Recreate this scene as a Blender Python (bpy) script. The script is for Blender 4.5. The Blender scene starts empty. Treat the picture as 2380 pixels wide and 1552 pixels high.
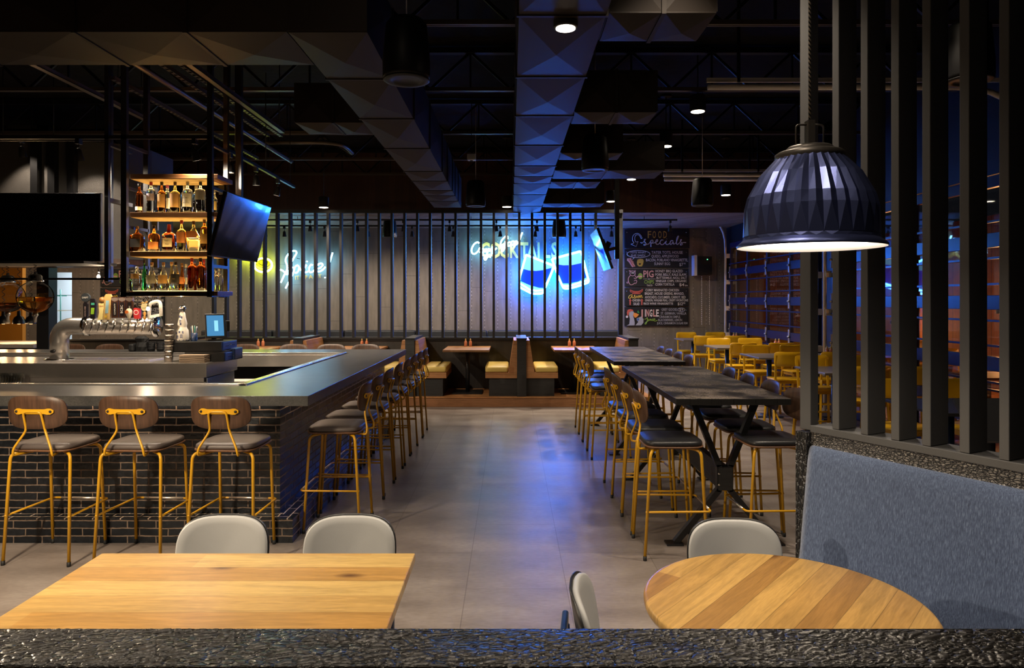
import bpy, bmesh, math, random
from mathutils import Vector, Matrix
random.seed(7)
SC = bpy.context.scene
COL = SC.collection
# ---------------------------------------------------------------- camera, world, exposure
F = 1640.0            # focal length in pixels of the 2380 px wide frame
H = 1.75              # eye height
cam = bpy.data.cameras.new('camera')
cam.sensor_width = 36.0
cam.lens = F / 2380 * 36
cam.shift_x = 3 / 2380
cam.shift_y = -80 / 2380
cam.clip_start = 0.05
cam.clip_end = 100
camo = bpy.data.objects.new('camera', cam)
COL.objects.link(camo)
camo.location = (0, 0, H)
camo.rotation_euler = (math.pi / 2, 0, 0)
SC.camera = camo
SC.view_settings.view_transform = 'Standard'
SC.view_settings.look = 'None'
SC.view_settings.gamma = 1
SC.view_settings.use_curve_mapping = False
SC.view_settings.exposure = 0.35
SC.cycles.max_bounces = 7
SC.cycles.diffuse_bounces = 3
SC.cycles.glossy_bounces = 4
SC.cycles.transmission_bounces = 7
SC.cycles.transparent_max_bounces = 12
SC.cycles.sample_clamp_indirect = 4
SC.cycles.caustics_refractive = False
SC.cycles.caustics_reflective = False
world = bpy.data.worlds.new('world')
SC.world = world
world.use_nodes = True
world.node_tree.nodes['Background'].inputs[0].default_value = (0.55, 0.60, 0.75, 1)
world.node_tree.nodes['Background'].inputs[1].default_value = 0.006
WARM = (1.0, 0.83, 0.64)
LIGHT_SCALE = 1.0

def lamp(kind, loc, energy, color=WARM, parent=None, size=0.05, angle=80, blend=0.7, rot=(0, 0, 0), name='bulb_light', sy=None):
    l = bpy.data.lights.new(name, kind)
    l.energy = energy * LIGHT_SCALE
    l.color = color
    if kind == 'SPOT':
        l.spot_size = math.radians(angle); l.spot_blend = blend; l.shadow_soft_size = size
    elif kind == 'POINT':
        l.shadow_soft_size = size
    else:
        l.shape = 'RECTANGLE'; l.size = size; l.size_y = sy or size
    o = bpy.data.objects.new(name, l)
    COL.objects.link(o)
    o.location = loc; o.rotation_euler = rot
    if parent: o.parent = parent
    return o

# ---------------------------------------------------------------- helpers
def at(px, py, d):
    return Vector(((px - 1187) * d / F, d, H - (py - 696) * d / F))

class MB:
    def __init__(s):
        s.v = []; s.f = []; s.mi = []; s.sm = []
    def add(s, vs, fs, mi=0, sm=False, M=None):
        b = len(s.v)
        for p in vs:
            p = Vector(p)
            s.v.append(M @ p if M else p)
        for f in fs:
            s.f.append([b + i for i in f]); s.mi.append(mi); s.sm.append(sm)
        return s
    def box(s, x0, x1, y0, y1, z0, z1, mi=0, M=None):
        vs = [(x, y, z) for z in (z0, z1) for y in (y0, y1) for x in (x0, x1)]
        fs = [(0, 2, 3, 1), (4, 5, 7, 6), (0, 1, 5, 4), (2, 6, 7, 3), (0, 4, 6, 2), (1, 3, 7, 5)]
        return s.add(vs, fs, mi, False, M)
    def prism(s, pts, y0, y1, mi=0, M=None, sm=False):
        """outline in x,z extruded along y"""
        n = len(pts)
        vs = [(p[0], y0, p[1]) for p in pts] + [(p[0], y1, p[1]) for p in pts]
        fs = [tuple(range(n)), tuple(range(2 * n - 1, n - 1, -1))]
        for i in range(n):
            j = (i + 1) % n
            fs.append((i, n + i, n + j, j))
        return s.add(vs, fs, mi, sm, M)
    def vprism(s, pts, z0, z1, mi=0, M=None, sm=False):
        n = len(pts)
        vs = [(p[0], p[1], z0) for p in pts] + [(p[0], p[1], z1) for p in pts]
        fs = [tuple(range(n - 1, -1, -1)), tuple(range(n, 2 * n))]
        for i in range(n):
            j = (i + 1) % n
            fs.append((i, j, n + j, n + i))
        return s.add(vs, fs, mi, sm, M)
    def rings(s, rings, mi=0, sm=True, cap=True, close=False, M=None):
        n = len(rings[0]); vs = [p for r in rings for p in r]; fs = []
        K = len(rings)
        for k in range(K if close else K - 1):
            a = k * n; b = ((k + 1) % K) * n
            for i in range(n):
                j = (i + 1) % n
                fs.append((a + i, a + j, b + j, b + i))
        if cap and not close:
            fs.append(tuple(range(n - 1, -1, -1)))
            fs.append(tuple(range((K - 1) * n, K * n)))
        return s.add(vs, fs, mi, sm, M)
    def tube(s, path, r, n=8, mi=0, closed=False, M=None, sm=True):
        P = [Vector(p) for p in path]; K = len(P); R = []
        up = None
        for i in range(K):
            if closed: t = P[(i + 1) % K] - P[i - 1]
            else: t = P[min(i + 1, K - 1)] - P[max(i - 1, 0)]
            if t.length < 1e-9: t = Vector((0, 0, 1))
            t.normalize()
            if up is None:
                up = t.orthogonal().normalized()
            else:
                up = up - t * up.dot(t)
                up = up.normalized() if up.length > 1e-6 else t.orthogonal().normalized()
            w = t.cross(up)
            rr = r[i] if isinstance(r, (list, tuple)) else r
            R.append([P[i] + (up * math.cos(2 * math.pi * k / n) + w * math.sin(2 * math.pi * k / n)) * rr for k in range(n)])
        return s.rings(R, mi, sm, True, closed, M)
    def bar(s, a, b, w, h, mi=0, up=(0, 0, 1)):
        """rectangular bar from a to b; w across, h along up"""
        a = Vector(a); b = Vector(b); t = (b - a).normalized(); u = Vector(up)
        u = (u - t * u.dot(t)).normalized(); x = t.cross(u)
        vs = [p + x * sx * w / 2 + u * sz * h / 2 for p in (a, b) for sx, sz in ((-1, -1), (1, -1), (1, 1), (-1, 1))]
        return s.add(vs, [(0, 1, 2, 3), (7, 6, 5, 4), (0, 4, 5, 1), (1, 5, 6, 2), (2, 6, 7, 3), (3, 7, 4, 0)], mi)
    def lathe(s, prof, n=24, mi=0, sm=True, c=(0, 0, 0), M=None, cap=True):
        R = []
        for r, z in prof:
            R.append([(c[0] + r * math.cos(2 * math.pi * k / n), c[1] + r * math.sin(2 * math.pi * k / n), c[2] + z) for k in range(n)])
        return s.rings(R, mi, sm, cap, False, M)
    def slab(s, out, prof, mi=0, sm=True, M=None):
        """outline (x,y) scaled through (scale, z) rings"""
        return s.rings([[(x * k, y * k, z) for x, y in out] for k, z in prof], mi, sm, True, False, M)
    def mesh(s, name, mats, bevel=0.0, seg=2):
        me = bpy.data.meshes.new(name)
        bm = bmesh.new()
        V = [bm.verts.new(p) for p in s.v]
        for f, mi, sm in zip(s.f, s.mi, s.sm):
            try:
                fa = bm.faces.new([V[i] for i in f])
            except ValueError:
                continue
            fa.material_index = mi; fa.smooth = sm
        bmesh.ops.recalc_face_normals(bm, faces=bm.faces)
        if bevel:
            es = [e for e in bm.edges if len(e.link_faces) == 2 and e.calc_face_angle(0) > 0.6]
            bmesh.ops.bevel(bm, geom=es, offset=bevel, segments=seg, affect='EDGES', profile=0.5, clamp_overlap=True)
        bm.to_mesh(me); bm.free()
        for m in (mats if isinstance(mats, (list, tuple)) else [mats]):
            me.materials.append(m)
        return me
    def obj(s, name, mats, parent=None, loc=(0, 0, 0), bevel=0.0, seg=2, rot=(0, 0, 0)):
        o = bpy.data.objects.new(name, s.mesh(name, mats, bevel, seg))
        COL.objects.link(o); o.location = loc; o.rotation_euler = rot
        if parent: o.parent = parent
        return o

def tag(o, label, cat, group=None, kind=None):
    o['label'] = label; o['category'] = cat
    if group: o['group'] = group
    if kind: o['kind'] = kind
    return o
def thing(name, label, cat, loc=(0, 0, 0), rz=0.0, group=None):
    o = bpy.data.objects.new(name, None); COL.objects.link(o)
    o.empty_display_size = 0.1
    o.location = loc; o.rotation_euler = (0, 0, rz)
    return tag(o, label, cat, group)
def struct(o):
    o['kind'] = 'structure'; return o
def dup(root, loc, rz, label, group=None):
    def cp(o, par):
        c = o.copy(); COL.objects.link(c)
        c.parent = par
        for ch in o.children: cp(ch, c)
        return c
    r = cp(root, None)
    r.location = loc; r.rotation_euler = (0, 0, rz); r['label'] = label
    if group: r['group'] = group
    return r
def rrect(w, h, n=4.0, k=32):
    out = []
    for i in range(k):
        a = 2 * math.pi * (i + .5) / k
        c, s_ = math.cos(a), math.sin(a)
        out.append((w / 2 * math.copysign(abs(c) ** (2 / n), c), h / 2 * math.copysign(abs(s_) ** (2 / n), s_)))
    return out
def fillet(pts, r, k=5):
    P = [Vector(p) for p in pts]; out = [P[0]]
    for i in range(1, len(P) - 1):
        a = P[i - 1] - P[i]; b = P[i + 1] - P[i]
        q = min(r, a.length * .45, b.length * .45)
        A = P[i] + a.normalized() * q; B = P[i] + b.normalized() * q
        for j in range(k + 1):
            t = j / k
            out.append(A * (1 - t) ** 2 + P[i] * 2 * t * (1 - t) + B * t * t)
    out.append(P[-1]); return out
def spline(pts, k=6):
    P = [Vector(p) for p in pts]; out = []
    for i in range(len(P) - 1):
        p0 = P[max(i - 1, 0)]; p1 = P[i]; p2 = P[i + 1]; p3 = P[min(i + 2, len(P) - 1)]
        for j in range(k):
            t = j / k
            out.append(0.5 * ((2 * p1) + (-p0 + p2) * t + (2 * p0 - 5 * p1 + 4 * p2 - p3) * t * t + (-p0 + 3 * p1 - 3 * p2 + p3) * t ** 3))
    out.append(P[-1]); return out
_tc = {}
def text(mb, s, size, M, mi=0, ext=0.001, shear=0.0, off=0.0, ax='LEFT', res=2, sx=1.0):
    key = (s, shear, off, ax, res)
    if key not in _tc:
        cu = bpy.data.curves.new('t', 'FONT'); cu.body = s; cu.size = 1; cu.shear = shear; cu.offset = off
        cu.align_x = ax; cu.resolution_u = res; cu.extrude = 0.0
        o = bpy.data.objects.new('t', cu); COL.objects.link(o)
        dg = bpy.context.evaluated_depsgraph_get()
        me = bpy.data.meshes.new_from_object(o.evaluated_get(dg))
        _tc[key] = ([v.co.copy() for v in me.vertices], [list(p.vertices) for p in me.polygons])
        bpy.data.objects.remove(o); bpy.data.curves.remove(cu); bpy.data.meshes.remove(me)
    vs, fs = _tc[key]
    n = len(vs)
    # front face plus walls for a little thickness (text in x,y plane, facing +z)
    V = [(v.x * size * sx, v.y * size, ext) for v in vs]
    if ext <= 0.003:
        mb.add(V, fs, mi, False, M); return
    V2 = V + [(v.x * size * sx, v.y * size, 0) for v in vs]
    from collections import Counter
    ed = Counter()
    for f in fs:
        for i in range(len(f)):
            ed[(f[i], f[(i + 1) % len(f)])] += 1
    F2 = list(fs) + [[n + i for i in reversed(f)] for f in fs]
    for (a, b) in list(ed):
        if (b, a) not in ed: F2.append([b, a, n + a, n + b])
    mb.add(V2, F2, mi, False, M)
FRONT = Matrix.Rotation(math.pi / 2, 4, 'X')      # text plane facing -y
def TM(loc, rot=0.0):
    return Matrix.Translation(loc) @ FRONT @ Matrix.Rotation(rot, 4, 'Z')

# ---------------------------------------------------------------- materials
def nm(name):
    m = bpy.data.materials.new(name); m.use_nodes = True
    nt = m.node_tree; b = nt.nodes['Principled BSDF']
    return m, nt, b
def P(name, col, rough=0.5, metal=0.0, bump=0.0, bscale=60, var=0.0, vscale=4, emit=None, es=0, spec=0.5, coat=0.0, stretch=None, trans=0.0, ior=1.45, alpha=1.0):
    m, nt, b = nm(name)
    b.inputs['Base Color'].default_value = (*col, 1)
    b.inputs['Roughness'].default_value = rough
    b.inputs['Metallic'].default_value = metal
    b.inputs['Specular IOR Level'].default_value = spec
    b.inputs['Coat Weight'].default_value = coat
    b.inputs['Transmission Weight'].default_value = trans
    b.inputs['IOR'].default_value = ior
    if emit:
        b.inputs['Emission Color'].default_value = (*emit, 1); b.inputs['Emission Strength'].default_value = es
    if bump or var:
        tc = nt.nodes.new('ShaderNodeTexCoord'); mp = nt.nodes.new('ShaderNodeMapping')
        nt.links.new(tc.outputs['Object'], mp.inputs[0])
        if stretch: mp.inputs['Scale'].default_value = stretch
    if var:
        n = nt.nodes.new('ShaderNodeTexNoise'); n.inputs['Scale'].default_value = vscale; n.inputs['Detail'].default_value = 6
        nt.links.new(mp.outputs[0], n.inputs[0])
        r = nt.nodes.new('ShaderNodeValToRGB'); r.color_ramp.elements[0].position = .3; r.color_ramp.elements[1].position = .7
        r.color_ramp.elements[0].color = (*[c * (1 - var) for c in col], 1)
        r.color_ramp.elements[1].color = (*[min(1, c * (1 + var)) for c in col], 1)
        nt.links.new(n.outputs[0], r.inputs[0]); nt.links.new(r.outputs[0], b.inputs['Base Color'])
    if bump:
        n = nt.nodes.new('ShaderNodeTexNoise'); n.inputs['Scale'].default_value = bscale; n.inputs['Detail'].default_value = 4
        nt.links.new(mp.outputs[0], n.inputs[0])
        bp = nt.nodes.new('ShaderNodeBump'); bp.inputs['Strength'].default_value = bump; bp.inputs['Distance'].default_value = 0.01
        nt.links.new(n.outputs[0], bp.inputs['Height']); nt.links.new(bp.outputs[0], b.inputs['Normal'])
    return m
def E(name, col, st):
    m = bpy.data.materials.new(name); m.use_nodes = True; nt = m.node_tree; nt.nodes.clear()
    e = nt.nodes.new('ShaderNodeEmission'); e.inputs[0].default_value = (*col, 1); e.inputs[1].default_value = st
    o = nt.nodes.new('ShaderNodeOutputMaterial'); nt.links.new(e.outputs[0], o.inputs[0]); return m
class N:
    """tiny node helper"""
    def __init__(s, nt): s.nt = nt
    def __call__(s, typ, **kw):
        n = s.nt.nodes.new('ShaderNode' + typ)
        for k, v in kw.items():
            if k.startswith('i_'):
                key = k[2:]; key = int(key) if key.isdigit() else key.replace('_', ' ')
                if isinstance(v, bpy.types.NodeSocket): s.nt.links.new(v, n.inputs[key])
                else: n.inputs[key].default_value = v
            else: setattr(n, k, v)
        return n
    def math(s, op, a, b=0.0, c=0.0):
        n = s.nt.nodes.new('ShaderNodeMath'); n.operation = op
        for i, v in enumerate((a, b, c)):
            if isinstance(v, bpy.types.NodeSocket): s.nt.links.new(v, n.inputs[i])
            else: n.inputs[i].default_value = v
        return n.outputs[0]
    def mix(s, f, a, b, mode='MIX'):
        n = s.nt.nodes.new('ShaderNodeMix'); n.data_type = 'RGBA'; n.blend_type = mode
        for k, v in ((0, f), (6, a), (7, b)):
            if isinstance(v, bpy.types.NodeSocket): s.nt.links.new(v, n.inputs[k])
            else: n.inputs[k].default_value = v if k == 0 else (*v, 1) if len(v) == 3 else v
        return n.outputs[2]
    def ramp(s, f, stops):
        n = s.nt.nodes.new('ShaderNodeValToRGB'); cr = n.color_ramp
        while len(cr.elements) < len(stops): cr.elements.new(0.5)
        for e, (p, c) in zip(cr.elements, stops):
            e.position = p; e.color = (*c, 1) if len(c) == 3 else c
        s.nt.links.new(f, n.inputs[0]); return n.outputs[0]
    def bump(s, h, b, strength=0.5, dist=0.01):
        n = s.nt.nodes.new('ShaderNodeBump'); n.inputs['Strength'].default_value = strength; n.inputs['Distance'].default_value = dist
        s.nt.links.new(h, n.inputs['Height']); s.nt.links.new(n.outputs[0], b.inputs['Normal']); return n
    def link(s, a, b): s.nt.links.new(a, b)

def wood(name, c1, c2, width=0.12, rot=0.0, rough=0.38, knots=True, axis='XY', dark=(0.10, 0.045, 0.015), grain=0.35, seam=0.6, bump=0.15, L=1.1):
    """planks along local x after rotation; axis picks the plane"""
    m, nt, b = nm(name); n = N(nt)
    tc = n('TexCoord'); mp = n('Mapping', i_0=tc.outputs['Object'])
    if axis == 'XZ': mp.inputs['Rotation'].default_value = (math.pi / 2, 0, 0)
    if axis == 'YZ': mp.inputs['Rotation'].default_value = (0, math.pi / 2, math.pi / 2)
    if axis == 'ZX': mp.inputs['Rotation'].default_value = (0, math.pi / 2, 0)
    mr = n('Mapping', i_0=mp.outputs[0]); mr.inputs['Rotation'].default_value = (0, 0, rot)
    sp = n('SeparateXYZ', i_0=mr.outputs[0])
    yy = n.math('DIVIDE', sp.outputs[1], width)
    idx = n.math('FLOOR', yy); fr = n.math('FRACT', yy)
    wn = n('TexWhiteNoise', noise_dimensions='1D'); n.link(idx, wn.inputs['W'])
    off = n.math('MULTIPLY', wn.outputs[0], 7.0)
    xo = n.math('ADD', sp.outputs[0], off)
    cell = n.math('FLOOR', n.math('DIVIDE', xo, L))
    wn2 = n('TexWhiteNoise', noise_dimensions='2D')
    cv = n('CombineXYZ', i_0=cell, i_1=idx); n.link(cv.outputs[0], wn2.inputs['Vector'])
    gv = n('CombineXYZ', i_0=n.math('MULTIPLY', xo, 2.2), i_1=n.math('MULTIPLY', sp.outputs[1], 26.0), i_2=n.math('MULTIPLY', idx, 3.1))
    g = n('TexNoise', i_Vector=gv.outputs[0], i_Scale=1.6, i_Detail=7.0, i_Roughness=0.6, i_Distortion=0.8)
    gf = n('TexNoise', i_Vector=gv.outputs[0], i_Scale=9.0, i_Detail=3.0)
    base = n.mix(wn2.outputs[0], c1, c2)
    gg = n.ramp(g.outputs[0], [(0.30, (1 - grain,) * 3), (0.62, (1, 1, 1))])
    col = n.mix(1.0, base, gg, 'MULTIPLY')
    g2 = n.ramp(gf.outputs[0], [(0.35, (0.86, 0.84, 0.8)), (0.6, (1, 1, 1))])
    col = n.mix(1.0, col, g2, 'MULTIPLY')
    if knots:
        kv = n('CombineXYZ', i_0=n.math('MULTIPLY', xo, 2.0), i_1=n.math('MULTIPLY', sp.outputs[1], 4.6))
        vo = n('TexVoronoi', i_Vector=kv.outputs[0], i_Scale=1.0)
        kk = n.ramp(vo.outputs['Distance'], [(0.03, (1, 1, 1)), (0.13, (0, 0, 0))])
        col = n.mix(kk, col, dark)
    se = n.math('MINIMUM', fr, n.math('SUBTRACT', 1.0, fr))
    sm = n.ramp(se, [(0.0, (1 - seam,) * 3), (0.02, (1, 1, 1))])
    col = n.mix(1.0, col, sm, 'MULTIPLY')
    n.link(col, b.inputs['Base Color'])
    b.inputs['Roughness'].default_value = rough
    n.bump(g.outputs[0], b, bump, 0.004)
    return m
def wood_simple(name, c, rough=0.45, stretch=(3, 3, 40), var=0.35):
    return P(name, c, rough, var=var, vscale=2.2, stretch=stretch)

M = {}
M['yellow'] = P('yellow_paint', (0.60, 0.315, 0.014), 0.30)
M['yellow_chair'] = P('yellow_chair_paint', (0.68, 0.38, 0.012), 0.28)
M['walnut'] = wood_simple('walnut_veneer', (0.070, 0.036, 0.021), 0.42, (30, 3, 3))
M['ply'] = wood_simple('ply_edge', (0.16, 0.075, 0.035), 0.5)
M['vinyl'] = P('dark_vinyl', (0.085, 0.068, 0.062), 0.42, bump=0.12, bscale=300)
M['blackvinyl'] = P('black_vinyl', (0.016, 0.016, 0.018), 0.36, bump=0.1, bscale=300)
M['rubber'] = P('black_rubber', (0.01, 0.01, 0.01), 0.6)
M['black'] = P('black_metal', (0.012, 0.012, 0.013), 0.35, metal=0.0)
M['blackmatte'] = P('black_matte', (0.010, 0.010, 0.011), 0.7)
M['postm'] = P('shelf_frame_metal', (0.020, 0.018, 0.017), 0.35, bump=0.1, bscale=90)
M['steel'] = P('brushed_steel', (0.58, 0.54, 0.50), 0.27, metal=0.85, bump=0.03, bscale=30, stretch=(1, 1, 30))
M['steelmat'] = P('satin_steel', (0.44, 0.40, 0.37), 0.42, metal=0.7)
M['chrome'] = P('chrome', (0.75, 0.74, 0.72), 0.10, metal=1.0)
M['chromewear'] = P('worn_chrome', (0.80, 0.74, 0.66), 0.28, metal=1.0)
M['white_vinyl'] = P('white_vinyl', (0.37, 0.375, 0.375), 0.42, bump=0.06, bscale=400)
M['navy'] = P('navy_metal', (0.015, 0.035, 0.10), 0.3)
M['charcoal_paint'] = P('charcoal_paint', (0.072, 0.072, 0.074), 0.55, bump=0.18, bscale=14, stretch=(1, 1, 0.4))
M['slatback'] = P('slat_dark', (0.012, 0.0115, 0.0125), 0.5, spec=.35)
M['duct'] = P('duct_paint', (0.0165, 0.0118, 0.0088), 0.55, spec=.25)
M['ceil'] = P('ceiling_deck', (0.0042, 0.0036, 0.003), 0.8, spec=.15, bump=0.5, bscale=12, var=0.6, vscale=9)
M['joist'] = P('joist_paint', (0.005, 0.0048, 0.0045), 0.55, spec=.25)
M['galv'] = P('galvanised_channel', (0.085, 0.065, 0.05), 0.4, metal=0.4)
M['track'] = P('door_track', (0.80, 0.74, 0.66), 0.4, metal=0.2)
M['bluedoor'] = P('blue_door_frame', (0.006, 0.012, 0.07), 0.3)
M['white'] = P('white_paint', (0.7, 0.7, 0.68), 0.5)
M['bulb'] = E('bulb_glow', (1.0, 0.83, 0.62), 14)
M['bulb_small'] = E('small_bulb_glow', (1.0, 0.80, 0.55), 30)
M['screen'] = P('tv_screen', (0.004, 0.004, 0.007), 0.10, spec=0.8, coat=0.3, ior=1.5)
M['tvframe'] = P('tv_bezel', (0.008, 0.008, 0.009), 0.3)
M['gold'] = P('gold_letter', (0.55, 0.26, 0.06), 0.4)
M['orange_letter'] = P('orange_letter', (0.88, 0.42, 0.08), 0.5)
M['board'] = P('chalkboard', (0.0065, 0.0065, 0.007), 0.55)
M['cush'] = P('yellow_cushion', (0.58, 0.42, 0.11), 0.45, bump=0.05, bscale=200)
M['greycush'] = P('dark_bench_vinyl', (0.025, 0.028, 0.034), 0.45)
M['oak'] = wood('oak_planks', (0.42, 0.225, 0.06), (0.56, 0.375, 0.13), 0.125, 0, 0.33, L=3.0, seam=.35)
M['oak_round'] = wood('oak_round_planks', (0.31, 0.16, 0.045), (0.51, 0.31, 0.095), 0.088, -math.radians(50), 0.30, L=2.4)
M['oak_small'] = wood('oak_booth_table', (0.40, 0.17, 0.06), (0.55, 0.28, 0.11), 0.13, 0, 0.35, L=0.9)
M['oak_bench'] = wood('oak_bench_planks', (0.36, 0.155, 0.055), (0.48, 0.23, 0.09), 0.12, 0, 0.45, axis='XZ', knots=False, L=1.0)
M['oak_riser'] = wood('oak_riser', (0.24, 0.10, 0.04), (0.36, 0.165, 0.07), 0.18, 0, 0.45, axis='XZ', L=0.9)
M['shelfwood'] = wood_simple('shelf_wood', (0.30, 0.13, 0.045), 0.45, (3, 30, 30))
M['shelf_underglow'] = wood_simple('glow_lit_shelf_underside', (0.62, 0.42, 0.17), 0.6, (3, 30, 30), 0.1)  # shelf glow from below put into a paler, yellower colour
M['darkplank'] = wood('dark_planks', (0.020, 0.017, 0.015), (0.035, 0.029, 0.025), 0.13, math.pi / 2, 0.5, axis='XZ', knots=False, seam=0.9, L=3)
M['blackoak'] = wood('black_oak', (0.014, 0.014, 0.015), (0.024, 0.023, 0.022), 0.3, 0, 0.5, axis='XZ', knots=False, bump=0.6)
M['redplank'] = wood('red_brown_planks', (0.040, 0.013, 0.007), (0.070, 0.024, 0.011), 0.13, math.pi / 2, 0.6, axis='XZ', knots=False, seam=0.8, L=3)
M['fence'] = wood('orange_fence', (0.30, 0.11, 0.035), (0.42, 0.17, 0.05), 0.6, math.pi / 2, 0.7, axis='YZ', knots=False, seam=0.9, L=1.2)
M['deck'] = wood('patio_deck', (0.35, 0.14, 0.06), (0.45, 0.20, 0.08), 0.14, 0, 0.5, knots=False, seam=0.8)
M['soffit'] = wood('soffit_planks', (0.24, 0.17, 0.115), (0.40, 0.30, 0.21), 0.14, 1.0, 0.6, knots=False, seam=0.8, L=2)
M['kraft'] = P('kraft_paper', (0.42, 0.32, 0.24), 0.8)
M['bluelit_front'] = P('blue_lit_drawer_front', (0.03, 0.10, 0.42), 0.35)  # blue light on the black drawer fronts, put into the colour
M['ceramic'] = P('white_ceramic', (0.72, 0.69, 0.62), 0.2)
M['ceramic_blue'] = P('cobalt_glaze', (0.02, 0.04, 0.22), 0.2)
M['tortilla'] = P('orange_wall_paint', (0.52, 0.23, 0.03), 0.6)
M['teal'] = P('teal_wire_shelf', (0.02, 0.16, 0.13), 0.4)
M['redwax'] = P('red_wax', (0.5, 0.015, 0.02), 0.35)

def dark_table():
    m, nt, b = nm('burnished_black_table'); n = N(nt)
    tc = n('TexCoord'); sp = n('SeparateXYZ', i_0=tc.outputs['Object'])
    w = n.math('DIVIDE', sp.outputs[0], 0.15); idx = n.math('FLOOR', w); fr = n.math('FRACT', w)
    gv = n('CombineXYZ', i_0=n.math('MULTIPLY', sp.outputs[0], 7.0), i_1=n.math('MULTIPLY', sp.outputs[1], 2.4), i_2=n.math('MULTIPLY', idx, 3.3))
    wv = n('TexNoise', i_Vector=gv.outputs[0], i_Scale=1.7, i_Detail=3.0, i_Distortion=3.2)
    rg = n.math('PINGPONG', n.math('MULTIPLY', wv.outputs[0], 22.0), 1.0)
    patch = n('TexNoise', i_Vector=tc.outputs['Object'], i_Scale=3.5, i_Detail=3.0)
    pm = n.ramp(patch.outputs[0], [(0.42, (0.05, 0.05, 0.05)), (0.62, (1, 1, 1))])
    ln = n.ramp(rg, [(0.35, (0, 0, 0)), (0.8, (1, 1, 1))])
    gn = n('NewGeometry'); sn = n('SeparateXYZ', i_0=gn.outputs['Normal'])
    f = n.math('MULTIPLY', n.math('MULTIPLY', pm, ln), n.math('GREATER_THAN', sn.outputs[2], 0.5))
    col = n.mix(f, (0.010, 0.0095, 0.009), (0.40, 0.33, 0.27))
    se = n.math('MINIMUM', fr, n.math('SUBTRACT', 1.0, fr))
    sm = n.ramp(se, [(0.0, (0.15,) * 3), (0.025, (1, 1, 1))])
    col = n.mix(1.0, col, sm, 'MULTIPLY')
    n.link(col, b.inputs['Base Color']); b.inputs['Roughness'].default_value = 0.36
    n.bump(rg, b, 0.25, 0.003); return m
M['darktable'] = dark_table()

def floor_mat():
    m, nt, b = nm('concrete_floor_tile'); n = N(nt)
    g = n('NewGeometry'); sp = n('SeparateXYZ', i_0=g.outputs['Position'])
    br = n('TexBrick', i_Scale=1.0, offset=0.5, squash=1.0)
    v = n('CombineXYZ', i_0=sp.outputs[1], i_1=n.math('ADD', sp.outputs[0], 0.27))
    n.link(v.outputs[0], br.inputs['Vector'])
    br.inputs['Brick Width'].default_value = 1.22; br.inputs['Row Height'].default_value = 0.61
    br.inputs['Mortar Size'].default_value = 0.0022; br.inputs['Bias'].default_value = 0.0
    br.inputs['Color1'].default_value = (0.90, 0.90, 0.90, 1); br.inputs['Color2'].default_value = (1.08, 1.06, 1.04, 1)
    br.inputs['Mortar'].default_value = (0.55, 0.52, 0.5, 1)
    v2 = n('Mapping', i_0=g.outputs['Position']); v2.inputs['Scale'].default_value = (1.0, 2.4, 1)
    a = n('TexNoise', i_Vector=v2.outputs[0], i_Scale=1.3, i_Detail=8.0, i_Roughness=0.62)
    c = n('TexNoise', i_Vector=v2.outputs[0], i_Scale=22.0, i_Detail=4.0)
    col = n.ramp(a.outputs[0], [(0.28, (0.140, 0.117, 0.103)), (0.5, (0.215, 0.184, 0.165)), (0.74, (0.30, 0.266, 0.242))])
    col = n.mix(1.0, col, n.ramp(c.outputs[0], [(0.3, (0.86, 0.86, 0.86)), (0.7, (1.08, 1.08, 1.08))]), 'MULTIPLY')
    col = n.mix(1.0, col, br.outputs['Color'], 'MULTIPLY')
    n.link(col, b.inputs['Base Color'])
    r = n.math('ADD', n.math('MULTIPLY', a.outputs[0], 0.22), 0.27); n.link(r, b.inputs['Roughness'])
    b.inputs['Specular IOR Level'].default_value = 0.55
    n.bump(c.outputs[0], b, 0.08, 0.004); return m
M['floor'] = floor_mat()

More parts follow.
